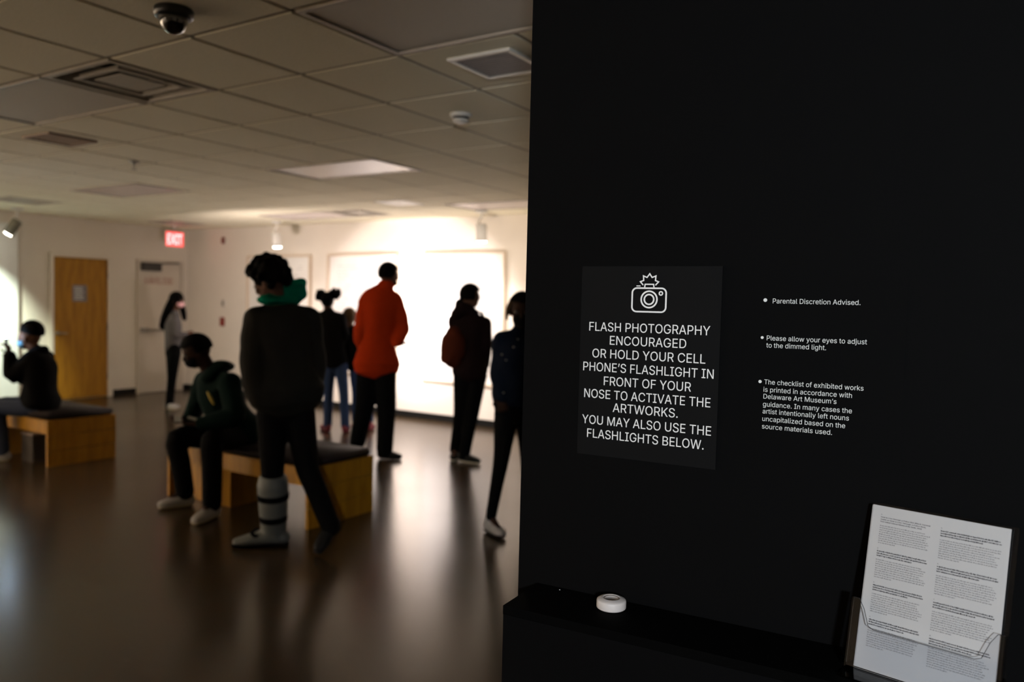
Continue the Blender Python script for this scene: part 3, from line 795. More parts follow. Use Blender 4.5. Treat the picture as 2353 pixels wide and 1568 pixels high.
# framed works
FL = ['large framed pale work at left behind the curly haired man', 'large framed pale work behind the man in the orange shirt', 'large framed pale work behind the visitor with backpack']
for k, (x0, x1) in enumerate(((-9.99, -8.62), (-8.28, -6.98), (-6.56, -5.28))):
    z0, z1 = 0.50, 2.165
    t_ = thing('picture_frame', FL[k], 'picture', ((x0+x1)/2, YB, (z0+z1)/2), 0, 'framed works on the back wall')
    hx, hz_ = (x1-x0)/2, (z1-z0)/2; f_ = 0.028
    b2 = bmesh.new()
    for (a0,a1,c0,c1) in ((-hx,hx,-hz_,-hz_+f_),(-hx,hx,hz_-f_,hz_),(-hx,-hx+f_,-hz_+f_,hz_-f_),(hx-f_,hx,-hz_+f_,hz_-f_)): bx(b2, a0,a1,-0.045,-0.001,c0,c1)
    mesh_obj('frame_moulding', b2, M_FRAME, t_)
    box('mount_board', M_PAPER, -hx+f_, hx-f_, -0.014, -0.001, -hz_+f_, hz_-f_, t_)
    b2 = bmesh.new()
    for q in range(26):
        zz = hz_-0.16-q*0.045; xx = -hx+0.18
        while xx < hx-0.25:
            w_ = random.uniform(0.04, 0.16)
            if random.random() < 0.72: bx(b2, xx, min(xx+w_, hx-0.18), -0.0148, -0.0141, zz-0.008, zz+0.008)
            xx += w_+0.02
    mesh_obj('faint_print', b2, M_PRINT, t_)

# ------------------------------------------------------------------ benches
def bench(name, label, x0, x1, y0, y1, blocks):
    t_ = thing(name, label, 'bench', ((x0+x1)/2, (y0+y1)/2, 0), 0, 'wooden gallery benches')
    L, Dp = (x1-x0)/2, (y1-y0)/2
    box('seat_slab', M_BENCH, -L+0.0305, L-0.0305, -Dp, Dp, 0.285, 0.405, t_, 0.003)
    for s in (-1, 1):
        a, b_ = (L-0.03, L) if s > 0 else (-L, -L+0.03)
        # end panels made of three boards with narrow joints
        for q in range(3):
            box('end_board', M_BENCH, a, b_, -Dp, Dp, 0.0+0.136*q, 0.1335+0.136*q, t_, 0.002)
    for (a, b_) in blocks:
        box('support_panel', M_BENCH, a, b_, -Dp+0.06, Dp-0.06, 0.0, 0.284, t_, 0.002)
    b2 = bmesh.new(); bx(b2, -L+0.012, L-0.012, -Dp+0.012, Dp-0.012, 0.4065, 0.462); mesh_obj('cushion', b2, M_CUSH, t_, True, 0.014)
    return t_
bench('gallery_bench', 'maple bench with plum cushion carrying the seated hooded man', -5.43, -3.90, 3.66, 4.28, [(-0.735, -0.10)])
bench('gallery_bench', 'maple bench at far left carrying the person in the beanie', -8.62, -7.10, 3.63, 4.25, [(-0.10,-0.07)])
t_ = thing('storage_box', 'dark box with pale rim standing under the far left bench', 'box', (-7.47, 3.62+0.18, 0))
box('box_body', mat('dark_box_card', (0.03,0.022,0.016), 0.8), -0.10, 0.10, -0.16, 0.16, 0, 0.245, t_, 0.004)
box('box_rim', mat('pale_box_rim', (0.20,0.15,0.13), 0.7), -0.105, 0.105, -0.165, 0.165, 0.2455, 0.262, t_, 0.003)

# ------------------------------------------------------------------ people
def camdir(r_, f_, u_=0.0):
    """direction given as (to the right, away, up) seen from the camera, on level ground"""
    fx = Vector((FWD.x, FWD.y, 0)).normalized(); rx = Vector((RGT.x, RGT.y, 0)).normalized()
    return (rx*r_ + fx*f_ + Vector((0,0,u_))).normalized()

def hand(bm, wr, d, palm, k=1.0, curl=1.0, thumb_side=1):
    """palm and five separate fingers growing from the wrist wr along d; fingers curl toward palm"""
    d = d.normalized(); palm = (palm - palm.dot(d)*d).normalized(); lat = d.cross(palm)
    tube(bm, [wr - d*0.02*k, wr + d*0.03*k, wr + d*0.085*k], [(0.026*k, 0.019*k), (0.036*k, 0.016*k), (0.040*k, 0.014*k)], side=lat, seg=12)
    for q, (off, ln) in enumerate(((-0.031, 0.060), (-0.0105, 0.074), (0.0105, 0.080), (0.031, 0.072))):
        p0 = wr + d*0.078*k + lat*off*k*thumb_side
        a1, a2, a3 = 0.35*curl, 0.95*curl, 1.5*curl; s = ln*k
        p1 = p0 + (d*math.cos(a1) + palm*math.sin(a1))*s*0.5
        p2 = p1 + (d*math.cos(a2) + palm*math.sin(a2))*s*0.33
        p3 = p2 + (d*math.cos(a3) + palm*math.sin(a3))*s*0.27
        tube(bm, [p0, p1, p2, p3], [0.0092*k, 0.0088*k, 0.0080*k, 0.0068*k], seg=8, sub=2)
    p0 = wr + d*0.025*k + lat*0.028*k*thumb_side
    p1 = p0 + (d*0.55 + lat*thumb_side*0.75 + palm*0.35).normalized()*0.040*k
    p2 = p1 + (d*0.85 + lat*thumb_side*0.15 + palm*0.5).normalized()*0.032*k
    tube(bm, [p0, p1, p2], [0.0125*k, 0.0105*k, 0.0085*k], seg=8, sub=2)

def head_axes(fd, up):
    fd = fd.normalized(); up = (up - up.dot(fd)*fd).normalized(); return fd, fd.cross(up), up   # forward, right, up

def build_head(bm, c, ax, k):
    f, s, u = ax; A = (f, s, u)
    ell(bm, c + u*0.022*k - f*0.006*k, 0.097*k, 0.076*k, 0.096*k, A)
    ell(bm, c - u*0.045*k + f*0.022*k, 0.068*k, 0.058*k, 0.066*k, A)
    ell(bm, c - u*0.088*k + f*0.052*k, 0.028*k, 0.028*k, 0.020*k, A)           # chin
    tube(bm, [c + f*0.088*k + u*0.008*k, c + f*0.104*k - u*0.022*k, c + f*0.094*k - u*0.032*k], [0.009*k, 0.013*k, 0.010*k], seg=8, sub=2)   # nose
    ell(bm, c + f*0.078*k + u*0.020*k, 0.014*k, 0.050*k, 0.010*k, A)           # brow
    ell(bm, c + f*0.082*k - u*0.052*k, 0.010*k, 0.024*k, 0.007*k, A, 12, 8)    # lips
    ell(bm, c + f*0.081*k - u*0.061*k, 0.010*k, 0.021*k, 0.006*k, A, 12, 8)
    for sg_ in (-1, 1):
        ell(bm, c + s*0.077*k*sg_ - f*0.008*k - u*0.012*k, 0.017*k, 0.009*k, 0.030*k, A, 12, 8)
        ell(bm, c + s*0.038*k*sg_ + f*0.070*k - u*0.022*k, 0.020*k, 0.022*k, 0.018*k, A, 12, 8)

def arm(bm, sh_, el_, wr_, r0, r1, r2):
    tube(bm, [sh_, sh_.lerp(el_, 0.5), el_, el_.lerp(wr_, 0.45), wr_], [r0, (r0+r1)/2*1.02, r1, r1*0.97, r2], seg=12, sub=3)

def shoe(parent, an, toe, m_up, m_sole, k=1.0, z0=None, name='shoe', label=None, lift=0.0):
    """ankle point and toe tip; sits on the ground unless lifted"""
    d = Vector((toe.x-an.x, toe.y-an.y, 0)); ln = max(d.length, 0.12*k); d.normalize(); s = Vector((-d.y, d.x, 0))
    g = z0 if z0 is not None else 0.0
    hl = Vector((an.x, an.y, g)) - d*0.055*k; tt = Vector((an.x, an.y, g)) + d*ln + Vector((0,0,0))
    pitch = lift
    def P_(a, h): 
        p = hl.lerp(tt, a) + Vector((0,0,h)); p.z += pitch*(1-a); return p
    b2 = bmesh.new()
    tube(b2, [P_(0.06, 0.050), P_(0.30, 0.048), P_(0.55, 0.045), P_(0.80, 0.038), P_(0.94, 0.034)],
         [(0.038*k,0.040*k), (0.041*k,0.042*k), (0.046*k,0.038*k), (0.047*k,0.030*k), (0.036*k,0.023*k)], side=s, seg=14)
    tube(b2, [P_(0.14, 0.06), Vector((an.x, an.y, an.z+0.025))], [(0.038*k,0.042*k), (0.039*k,0.042*k)], side=s, seg=14)
    tube(b2, [P_(0.30, 0.075), P_(0.62, 0.055)], [(0.034*k,0.026*k), (0.034*k,0.020*k)], side=s, seg=12)
    up = fuse(name, b2, m_up, parent, 0.008, 3)
    if label: up['label'] = label
    b2 = bmesh.new()
    tube(b2, [P_(0.04, 0.016), P_(0.35, 0.015), P_(0.68, 0.015), P_(0.95, 0.016)], [(0.036*k,0.013), (0.036*k,0.0125), (0.045*k,0.0125), (0.034*k,0.013)], side=s, seg=14)
    so = mesh_obj('sole', b2, m_sole, None, True)
    so.parent = up
    return up

def person(label, J, front, hfwd, hup=Vector((0,0,1)), k=1.0, skin=None, top=None, pants=None, shoes=None, hands=(None, None),
           wide=1.0, tdepth=1.0, hem=None, hemr=(0.17, 0.12), sleeve=(0.075, 0.055, 0.045), leg=(0.088, 0.062, 0.050), hk=1.0, zfeet=(None,None), eyes=True, shoulder_w=1.0, sitting=False, curls=(1.0,1.0), rough_top=0.0, lifts=(0,0), noshoe=()):
    base = (J['anL'] + J['anR'])/2; base.z = 0
    t_ = thing('person', label, 'person', base)
    S = (J['shR'] - J['shL']).normalized(); neck, chest, pel = J['neck'], J['chest'], J['pelvis']
    waist = chest.lerp(pel, 0.55)
    ax = head_axes(hfwd, hup); hc = J['head']
    # continuous body
    b2 = bmesh.new()
    build_head(b2, hc, ax, hk)
    tube(b2, [neck - (neck-chest).normalized()*0.02, hc - ax[2]*0.055*hk - ax[0]*0.015*hk], [0.058*k, 0.052*k], seg=14)
    tube(b2, [pel, waist, chest, neck.lerp(chest, 0.35), neck], [(0.135*k, 0.10*k), (0.115*k, 0.09*k), (0.135*k, 0.10*k), (0.13*k, 0.075*k), (0.06*k, 0.055*k)], side=S, seg=18)
    for sd in 'LR':
        sh_, el_, wr_ = J['sh'+sd], J['el'+sd], J['wr'+sd]
        arm(b2, sh_, el_, wr_, 0.047*k, 0.037*k, 0.026*k)
        hi_, kn_, an_ = J['hip'+sd], J['kn'+sd], J['an'+sd]
        tube(b2, [hi_, hi_.lerp(kn_, 0.5), kn_, kn_.lerp(an_, 0.4), an_], [0.078*k, 0.064*k, 0.046*k, 0.041*k, 0.028*k], seg=12, sub=3)
        fd_ = Vector((J['to'+sd].x-an_.x, J['to'+sd].y-an_.y, 0)).normalized(); fb_ = max(0.0, an_.z-0.11)
        lf_ = lifts[0 if sd == 'L' else 1]
        fe_ = Vector((an_.x, an_.y, fb_*0.6+0.042)) + fd_*0.11*k if lf_ == 0 else an_ + fd_*0.035 - Vector((0,0,0.035))
        tube(b2, [Vector((an_.x, an_.y, max(an_.z-0.02, 0.05))), fe_], [0.028*k, 0.018*k], seg=10)
        hp = hands[0 if sd == 'L' else 1]
        d_ = (wr_ - el_).normalized()
        if hp is None: hp = (front, None)
        pd, hd_ = hp if isinstance(hp, tuple) else (hp, None)
        hand(b2, wr_, hd_ or d_, pd, 0.95*k, curls[0 if sd == 'L' else 1], 1 if sd == 'L' else -1)
    fuse('body', b2, skin or M_SKIN, t_, 0.0065, 3)
    if eyes:
        for sg_ in (-1, 1):
            b2 = bmesh.new(); f, s, u = ax
            ell(b2, hc + s*0.034*hk*sg_ + f*0.083*hk + u*0.004*hk, 0.011*hk, 0.013*hk, 0.010*hk, ax, 12, 8)
            e_ = mesh_obj('eye', b2, M_EYE, t_, True); e_.matrix_parent_inverse = t_.matrix_basis.inverted()
    # upper garment
    if top:
        b2 = bmesh.new(); hemp = hem if hem is not None else pel
        tube(b2, [hemp, hemp.lerp(chest, 0.45), chest, neck.lerp(chest, 0.40), neck.lerp(chest, 0.02)],
             [(hemr[0]*k*wide, hemr[1]*k*tdepth), (0.150*k*wide, 0.118*k*tdepth), (0.160*k*wide, 0.125*k*tdepth), (0.145*k*wide*shoulder_w, 0.095*k*tdepth), (0.072*k, 0.068*k)], side=S, seg=22)
        for sd in 'LR':
            sh_, el_, wr_ = J['sh'+sd], J['el'+sd], J['wr'+sd]
            tube(b2, [neck.lerp(sh_, 0.45) + (chest-neck)*0.10, sh_], [0.062*k, sleeve[0]*k*0.95], seg=14)
            arm(b2, sh_, el_, el_.lerp(wr_, 0.97), sleeve[0]*k, sleeve[1]*k, sleeve[2]*k)
        fuse(top[0], b2, top[1], t_, 0.011, 6, lump=rough_top, lscale=9)
    # trousers
    if pants:
        b2 = bmesh.new()
        tube(b2, [pel + (waist-pel)*0.5, pel, J['hipL'].lerp(J['hipR'], 0.5)], [(0.135*k, 0.105*k), (0.150*k, 0.115*k), (0.135*k, 0.10*k)], side=S, seg=18)
        for sd in 'LR':
            hi_, kn_, an_ = J['hip'+sd], J['kn'+sd], J['an'+sd]
            tube(b2, [hi_, hi_.lerp(kn_, 0.5), kn_, kn_.lerp(an_, 0.45), an_ - (kn_-an_).normalized()*0.02], [leg[0]*k, (leg[0]+leg[1])/2*k, leg[1]*k, (leg[1]*0.45+leg[2]*0.55)*k, leg[2]*k], seg=14, sub=3)
        fuse(pants[0], b2, pants[1], t_, 0.010, 5)
    if shoes:
        for n_, sd in enumerate('LR'):
            if sd in noshoe: continue
            shoe(t_, J['an'+sd], J['to'+sd], shoes[0], shoes[1], 0.98*k, zfeet[n_], lift=lifts[n_])
    return t_, ax, S

def Jd(**kw): return {a: (at(*v) if not isinstance(v, Vector) else v) for a, v in kw.items()}
def attach(t_, o): o.parent = t_; o.matrix_parent_inverse = t_.matrix_basis.inverted(); return o

def curly(t_, c, ax, k, m_=None, n=150, r_=(0.016, 0.028), shape=(0.112, 0.100, 0.112), cut=None, seed=1, up=0.035, voxel=0.009):
    rnd = random.Random(seed); b2 = bmesh.new(); f, s, u = ax
    ell(b2, c + u*up*k - f*0.012*k, shape[0]*.82*k, shape[1]*.82*k, shape[2]*.82*k, ax)
    for q in range(n):
        th = rnd.uniform(0, 2*PI); z = rnd.uniform(-0.75, 1.0); rr_ = math.sqrt(1-z*z)
        v = Vector((rr_*math.cos(th), rr_*math.sin(th), z))
        if cut and cut(v): continue
        p = c + u*up*k - f*0.012*k + f*v.x*shape[0]*k*rnd.uniform(.88,1.06) + s*v.y*shape[1]*k*rnd.uniform(.88,1.06) + u*v.z*shape[2]*k*rnd.uniform(.88,1.06)
        rad = rnd.uniform(*r_)*k
        ell(b2, p, rad, rad, rad, None, 8, 6)
    return fuse('hair', b2, m_ or M_HAIR, t_, voxel, 1)
nofront = lambda v: (v.x > 0.30 and v.z < 0.35) or (v.z < -0.45 and v.x > -0.2)

def cap_hair(t_, c, ax, k, m_=None, thick=0.010, name='hair', low=-0.35, fz=0.25):
    """short hair: a shell hugging the skull, open at the face"""
    b2 = bmesh.new(); f, s, u = ax; cc = c + u*0.022*k - f*0.006*k
    rx, ry, rz = (0.097+thick)*k, (0.076+thick)*k, (0.096+thick)*k
    ell(b2, cc, rx, ry, rz, ax, 40, 28)
    dead = []
    for v in b2.verts:
        q = v.co - cc; x, z = q.dot(f)/rx, q.dot(u)/rz
        if (x > 0.25 and z < fz) or z < low: dead.append(v)
    bmesh.ops.delete(b2, geom=dead, context='VERTS')
    bmesh.ops.recalc_face_normals(b2, faces=b2.faces)
    ret = bmesh.ops.solidify(b2, geom=b2.faces[:], thickness=-0.006*k) if False else None
    # thicken inward
    b2.verts.ensure_lookup_table()
    ext = bmesh.ops.extrude_face_region(b2, geom=b2.faces[:])
    for v in [g for g in ext['geom'] if isinstance(g, bmesh.types.BMVert)]:
        v.co = cc + (v.co-cc)*0.86
    o = fuse(name, b2, m_ or M_HAIR, t_, 0.008, 2)
    return o

def mask(t_, c, ax, k, m_):
    b2 = bmesh.new(); f, s, u = ax
    ell(b2, c - u*0.050*k + f*0.048*k, 0.064*k, 0.060*k, 0.052*k, ax)
    for sg_ in (-1, 1):
        tube(b2, [c - u*0.03*k + f*0.05*k + s*0.055*k*sg_, c - u*0.02*k + s*0.082*k*sg_ + f*0.005*k], [0.004*k, 0.004*k], seg=6)
    return fuse('face_mask', b2, m_, t_, 0.008, 2)

Z = Vector((0,0,1))

# 1 -- man in charcoal jacket with green hood and orthopaedic boot
J = Jd(head=(621,650,4.78), neck=(640,697,4.84), chest=(650,775,4.86), pelvis=(656,925,4.86),
       shL=(592,737,4.80), elL=(581,850,4.74), wrL=(594,915,4.74), shR=(708,737,4.93), elR=(720,850,4.98), wrR=(706,925,4.88),
       hipL=(626,950,4.86), knL=(626,1065,4.82), anL=(629,1212,4.90), toL=(566,1225,4.86),
       hipR=(688,950,4.90), knR=(706,1075,4.86), anR=(758,1205,4.82), toR=(728,1262,4.72))
fr1 = camdir(-0.45, 0.89)
t_, ax, S = person('man with curly hair in charcoal jacket over green hood, wearing a grey orthopaedic boot', J, fr1, camdir(-0.86, 0.25, -0.38), camdir(-0.3, 0.1, 1.0), 1.0,
    skin=M_SKIN, top=('jacket', M_JACKET), pants=('trousers', M_BLACKC), shoes=(M_SHOEB, M_SHOEB), hem=at(657, 895, 4.86), hemr=(0.205, 0.145), wide=1.18, tdepth=1.25,
    hands=((camdir(1,0,0), fr1), (camdir(-1,0,0), fr1)), sleeve=(0.088, 0.080, 0.066), leg=(0.098, 0.072, 0.060), rough_top=0.012, lifts=(0, 0.12), noshoe=('L',))
curly(t_, J['head'], ax, 1.0, n=210, shape=(0.126, 0.122, 0.112), cut=nofront, up=0.046)
b2 = bmesh.new()
tube(b2, [at(608,690,4.70), at(632,688,4.80), at(662,686,4.90), at(682,680,4.94)], [(0.055,0.028), (0.080,0.040), (0.080,0.050), (0.050,0.044)], side=S, seg=18)
tube(b2, [at(622,680,4.76), at(655,666,4.84), at(680,664,4.92)], [0.034, 0.062, 0.062], seg=14)
tube(b2, [at(655,670,4.86), at(678,664,4.92), at(694,650,4.92)], [0.050, 0.058, 0.032], seg=14)
tube(b2, [at(690,648,4.92), at(692,676,4.92)], [0.028, 0.040], seg=12)
fuse('green_hood', b2, M_GREEN, t_, 0.010, 4)
# quilting seams on the back of the jacket are soft folds; boot
b2 = bmesh.new(); an, to = J['anL'], J['toL']; d_ = Vector((to.x-an.x, to.y-an.y, 0)).normalized(); s_ = Vector((-d_.y, d_.x, 0)); g = Vector((an.x, an.y, 0))
ka = lambda q: an.lerp(J['knL'], q)
tube(b2, [ka(0.68), ka(0.35), ka(0.05), g+Z*0.07], [(0.094,0.094), (0.086,0.088), (0.072,0.080), (0.060,0.075)], side=s_, seg=18)
tube(b2, [g-d_*0.06+Z*0.05, g+d_*0.06+Z*0.055, g+d_*0.17+Z*0.04, g+d_*0.22+Z*0.035], [(0.055,0.042), (0.056,0.045), (0.052,0.032), (0.040,0.022)], side=s_, seg=16)
bo = fuse('orthopaedic_boot', b2, M_BOOT, t_, 0.008, 3)
for q_, rr_ in ((0.50, 0.092), (0.16, 0.080)):
    b2 = bmesh.new(); lathe(b2, [(rr_-0.006,-0.018),(rr_+0.003,-0.018),(rr_+0.005,0),(rr_+0.003,0.018),(rr_-0.006,0.018)], 28, ka(q_), J['knL']-an)
    q = mesh_obj('strap', b2, M_BLACKC, None, True); q.parent = bo
b2 = bmesh.new(); tube(b2, [g+d_*0.10+Z*0.095-s_*0.04, g+d_*0.12+Z*0.085, g+d_*0.10+Z*0.075+s_*0.05], [(0.02,0.006)]*3, side=d_, seg=10)
q = mesh_obj('strap', b2, M_BLACKC, None, True); q.parent = bo
b2 = bmesh.new(); tube(b2, [g-d_*0.08+Z*0.012, g+d_*0.10+Z*0.010, g+d_*0.235+Z*0.016], [(0.050,0.011), (0.054,0.010), (0.042,0.010)], side=s_, seg=14)
q = mesh_obj('boot_sole', b2, M_BLACKC, None, True); q.parent = bo

# 2 -- seated man on the right bench
J = Jd(head=(453,808,5.66), neck=(484,856,5.72), chest=(506,908,5.80), pelvis=(538,992,5.88),
       shL=(528,882,5.58), elL=(540,958,5.48), wrL=(462,975,5.44), shR=(470,876,5.95), elR=(452,935,5.95), wrR=(432,968,5.76),
       hipL=(545,1005,5.78), knL=(488,1012,5.45), anL=(487,1150,5.47), toL=(446,1188,5.28),
       hipR=(515,1000,6.0), knR=(406,1008,5.78), anR=(424,1124,5.76), toR=(364,1150,5.66))
fr2 = camdir(-0.92, -0.38)
t_, ax, S = person('seated man in dark green hooded sweatshirt with black mask and white shoes', J, fr2, camdir(-0.88, -0.30, -0.42), camdir(-0.35, -0.1, 1.0), 1.0,
    skin=M_SKIND, top=('hooded_sweatshirt', M_DKGREEN), pants=('trousers', M_BLACKC), shoes=(M_SHOEW, M_SOLE), hem=at(538, 985, 5.88), hemr=(0.19, 0.16),
    wide=1.15, tdepth=1.25, sleeve=(0.082, 0.070, 0.050), leg=(0.100, 0.076, 0.066), hands=((Vector((0,0,1)), camdir(-1, -0.1, 0)), (Vector((0,0,1)), camdir(-0.7, -0.7, 0))), rough_top=0.008)
cap_hair(t_, J['head'], ax, 1.0, thick=0.016)
mask(t_, J['head'], ax, 1.0, M_MASKK)
b2 = bmesh.new(); tube(b2, [at(478,868,5.60), at(500,845,5.72), at(520,842,5.82)], [(0.07,0.04), (0.10,0.05), (0.07,0.040)], side=S, seg=14)
tube(b2, [at(500,862,5.72), at(512,840,5.78)], [0.07, 0.035], seg=12); fuse('hood', b2, M_DKGREEN, t_, 0.010, 4)
b2 = bmesh.new(); c_ = at(484, 915, 5.57); ell(b2, c_, 0.012, 0.028, 0.055, (fr2, fr2.cross(Z), (Z + camdir(-0.5,0,0)*0.5).normalized()), 14, 8)
attach(t_, mesh_obj('yellow_emblem', b2, M_YELLOW, None, True))
ph = thing('phone', 'dark phone held in the hands of the seated hooded man', 'phone', at(412, 965, 5.62)); ph.rotation_euler = (0.15, 0.1, 1.0)
box('phone_body', M_PHONE, -0.036, 0.036, -0.075, 0.075, -0.0045, 0.0045, ph, 0.003)
box('screen', M_PHONE, -0.033, 0.033, -0.070, 0.070, 0.0046, 0.0052, ph)
bn = thing('white_card', 'small white folded card in the fingers of the seated hooded man', 'card', at(441, 962, 5.46)); bn.rotation_euler = (0.5, 0.2, 0.6)
b2 = bmesh.new(); bx(b2, -0.03, 0.03, -0.014, 0.014, -0.002, 0.002); b3_ = mesh_obj('folded_paper', b2, M_SHOEW, bn, bevel=0.001)

# 3 -- girl with long hair by the fire door
D = 10.7
J = Jd(head=(407,691,D), neck=(401,718,D), chest=(398,748,D), pelvis=(398,812,D),
       shL=(390,735,D+.14), elL=(394,770,D+.2), wrL=(420,778,D+.12), shR=(400,735,D-.15), elR=(404,772,D-.18), wrR=(427,768,D-.1),
       hipL=(396,822,D+.08), knL=(395,876,D+.05), anL=(392,927,D+.03), toL=(412,934,D+.05),
       hipR=(400,822,D-.08), knR=(394,880,D-.06), anR=(387,932,D-.02), toR=(404,941,D-.1))
t_, ax, S = person('girl with long dark hair in grey sweater by the fire door', J, camdir(0.95,0.3), camdir(0.95, -0.1, -0.02), Z, 0.88,
    skin=M_SKIN, top=('sweater', M_GREY), pants=('trousers', M_BLACKC), shoes=(M_SHOEW, M_SOLE), hem=at(398, 803, D), hemr=(0.135,0.12), wide=0.85,
    sleeve=(0.058,0.048,0.040), leg=(0.092,0.066,0.050), hands=(camdir(0,-1,0), camdir(0,1,0)), hk=0.92)
mask(t_, J['head'], ax, 0.92, M_MASKP)
b2 = bmesh.new(); f, s, u = ax
ell(b2, J['head'] + u*0.028 - f*0.012, 0.100, 0.088, 0.100, ax)
tube(b2, [J['head'] - f*0.045 + u*0.03, at(388,712,D), at(379,738,D), at(374,752,D)], [(0.085,0.06), (0.10,0.065), (0.085,0.065), (0.06,0.04)], side=S, seg=14)
tube(b2, [J['head'] - f*0.01 - s*0.075 + u*0.02, at(420,712,D+.08), at(424,733,D+.08)], [0.03, 0.042, 0.030], seg=10)
for q in range(14):
    a = random.uniform(-.08,.08); tube(b2, [at(386+q*.4,715,D)+s*a, at(374+random.uniform(-3,4),745,D)+s*a, at(370+random.uniform(-1,7),754,D)+s*a], [0.02,0.016,0.006], seg=6)
fuse('long_hair', b2, M_HAIR, t_, 0.010, 3)

# 4 -- girl with two hair puffs
D = 9.2
J = Jd(head=(753,693,D), neck=(755,716,D), chest=(760,748,D), pelvis=(768,826,D),
       shL=(733,729,D), elL=(730,768,D), wrL=(741,790,D+.15), shR=(783,731,D), elR=(792,772,D), wrR=(782,796,D+.15),
       hipL=(757,838,D), knL=(755,902,D), anL=(753,972,D), toL=(740,976,D+.16),
       hipR=(783,838,D), knR=(790,905,D-.03), anR=(793,975,D-.02), toR=(799,978,D+.16))
fr4 = camdir(0.1, 1.0)
t_, ax, S = person('girl with two round hair puffs in black top and blue jeans facing the wall', J, fr4, fr4, Z, 0.93,
    skin=M_SKIND, top=('black_top', M_BLACKC), pants=('jeans', M_JEANS), shoes=(M_SHOER, M_SHOER), hem=at(769, 832, D), hemr=(0.165,0.12),
    sleeve=(0.070,0.060,0.045), leg=(0.085,0.062,0.056), hk=0.86, zfeet=(0,0))
cap_hair(t_, J['head'], ax, 0.88, thick=0.012, low=-0.8)
for sx_, dx, dy in ((-1, -17, -14), (1, 17, -18)):
    b2 = bmesh.new(); rnd = random.Random(5+sx_); c_ = at(753+dx, 693+dy, D)
    ell(b2, c_, 0.060, 0.060, 0.054)
    tube(b2, [J['head']+ax[2]*0.06, c_], [0.045, 0.03], seg=10)
    for q in range(50):
        v = Vector((rnd.gauss(0,1), rnd.gauss(0,1), rnd.gauss(0,1))).normalized(); r2 = rnd.uniform(.010,.018); ell(b2, c_+v*0.063, r2,r2,r2,None,8,6)
    fuse('hair_puff', b2, M_HAIR, t_, 0.008, 1)

# 5 -- child partly behind the man in orange
D = 9.35
J = Jd(head=(803,730,D), neck=(806,755,D), chest=(808,780,D), pelvis=(822,838,D),
       shL=(786,764,D), elL=(783,796,D), wrL=(792,815,D+.12), shR=(838,764,D), elR=(845,798,D), wrR=(838,818,D+.12),
       hipL=(815,846,D), knL=(818,905,D), anL=(816,962,D), toL=(812,966,D+.16),
       hipR=(836,846,D), knR=(846,905,D), anR=(850,962,D), toR=(858,966,D+.16))
t_, ax, S = person('child with short brown hair half hidden behind the man in orange', J, camdir(0.05,1), camdir(0.1,1), Z, 0.84,
    skin=M_SKIN, top=('navy_sweater', M_BLACKC), pants=('jeans', M_JEANS), shoes=(M_SHOER, M_SHOER), hem=at(821, 838, D), hemr=(0.16,0.12), hk=0.90, zfeet=(0,0),
    sleeve=(0.066,0.058,0.045), leg=(0.082,0.060,0.050))
cap_hair(t_, J['head'], ax, 0.92, M_HAIRB, thick=0.016, low=-0.75)

# 6 -- man in orange shirt
D = 7.75
J = Jd(head=(893,633,D+.02), neck=(883,656,D), chest=(872,716,D), pelvis=(866,838,D),
       shL=(842,692,D-.02), elL=(828,772,D-.05), wrL=(842,815,D+.15), shR=(907,690,D+.05), elR=(926,752,D+.02), wrR=(914,786,D-.10),
       hipL=(846,858,D), knL=(838,935,D-.02), anL=(822,1012,D+.05), toL=(806,1014,D+.2),
       hipR=(884,858,D), knR=(888,940,D-.02), anR=(884,1030,D-.08), toR=(922,1044,D-.1))
fr6 = camdir(0.35, 0.93)
t_, ax, S = person('tall man in untucked burnt orange shirt and black trousers', J, fr6, camdir(0.62,0.72,-0.05), Z, 1.03,
    skin=M_SKIN, shoulder_w=1.08, top=('orange_shirt', M_ORANGE), pants=('trousers', M_BLACKC), shoes=(M_SHOEB, M_SHOEB), hem=at(866, 836, D), hemr=(0.205,0.145), wide=1.10, tdepth=1.15,
    sleeve=(0.080,0.070,0.060), leg=(0.112,0.092,0.078), hands=((camdir(1,0,0), None), (camdir(-1,-0.2,0), camdir(0.85,0.2,-0.15))), hk=1.05, zfeet=(0,0), rough_top=0.010)
cap_hair(t_, J['head'], ax, 1.05, thick=0.012, low=-0.55)
b2 = bmesh.new(); f, s, u = ax; ell(b2, J['head']-u*0.072+f*0.045, 0.055, 0.060, 0.040, ax); fuse('beard', b2, M_HAIR, t_, 0.009, 2)
b2 = bmesh.new(); tube(b2, [at(872,706,D), at(877,686,D), at(882,672,D), at(888,659,D)], [(0.22,0.10),(0.195,0.09),(0.135,0.08),0.078], side=S, seg=18); fuse('shirt_collar', b2, M_ORANGE, t_, 0.010, 4)

# 7 -- visitor with backpack
D = 7.62
J = Jd(head=(1081,682,D), neck=(1078,718,D), chest=(1080,760,D), pelvis=(1080,846,D),
       shL=(1046,738,D+.05), elL=(1052,790,D+.1), wrL=(1078,815,D+.25), shR=(1112,745,D-.02), elR=(1116,798,D-.04), wrR=(1112,842,D+.05),
       hipL=(1066,862,D), knL=(1060,948,D-.02), anL=(1046,1030,D+.12), toL=(1042,1043,D+.0),
       hipR=(1095,862,D), knR=(1082,955,D-.05), anR=(1068,1041,D-.02), toR=(1102,1054,D-.1))
fr7 = camdir(0.6, 0.8)
t_, ax, S = person('visitor with tied back hair in dark wine jacket and black trousers', J, fr7, camdir(0.80,0.55,0.0), Z, 0.97,
    skin=M_SKIN, top=('wine_jacket', M_WINE), pants=('trousers', M_BLACKC), shoes=(M_SHOEB, M_SOLE), hem=at(1080, 852, D), hemr=(0.175,0.135), wide=1.05, tdepth=1.1,
    sleeve=(0.078,0.066,0.052), leg=(0.108,0.078,0.056), hk=0.96, rough_top=0.008)
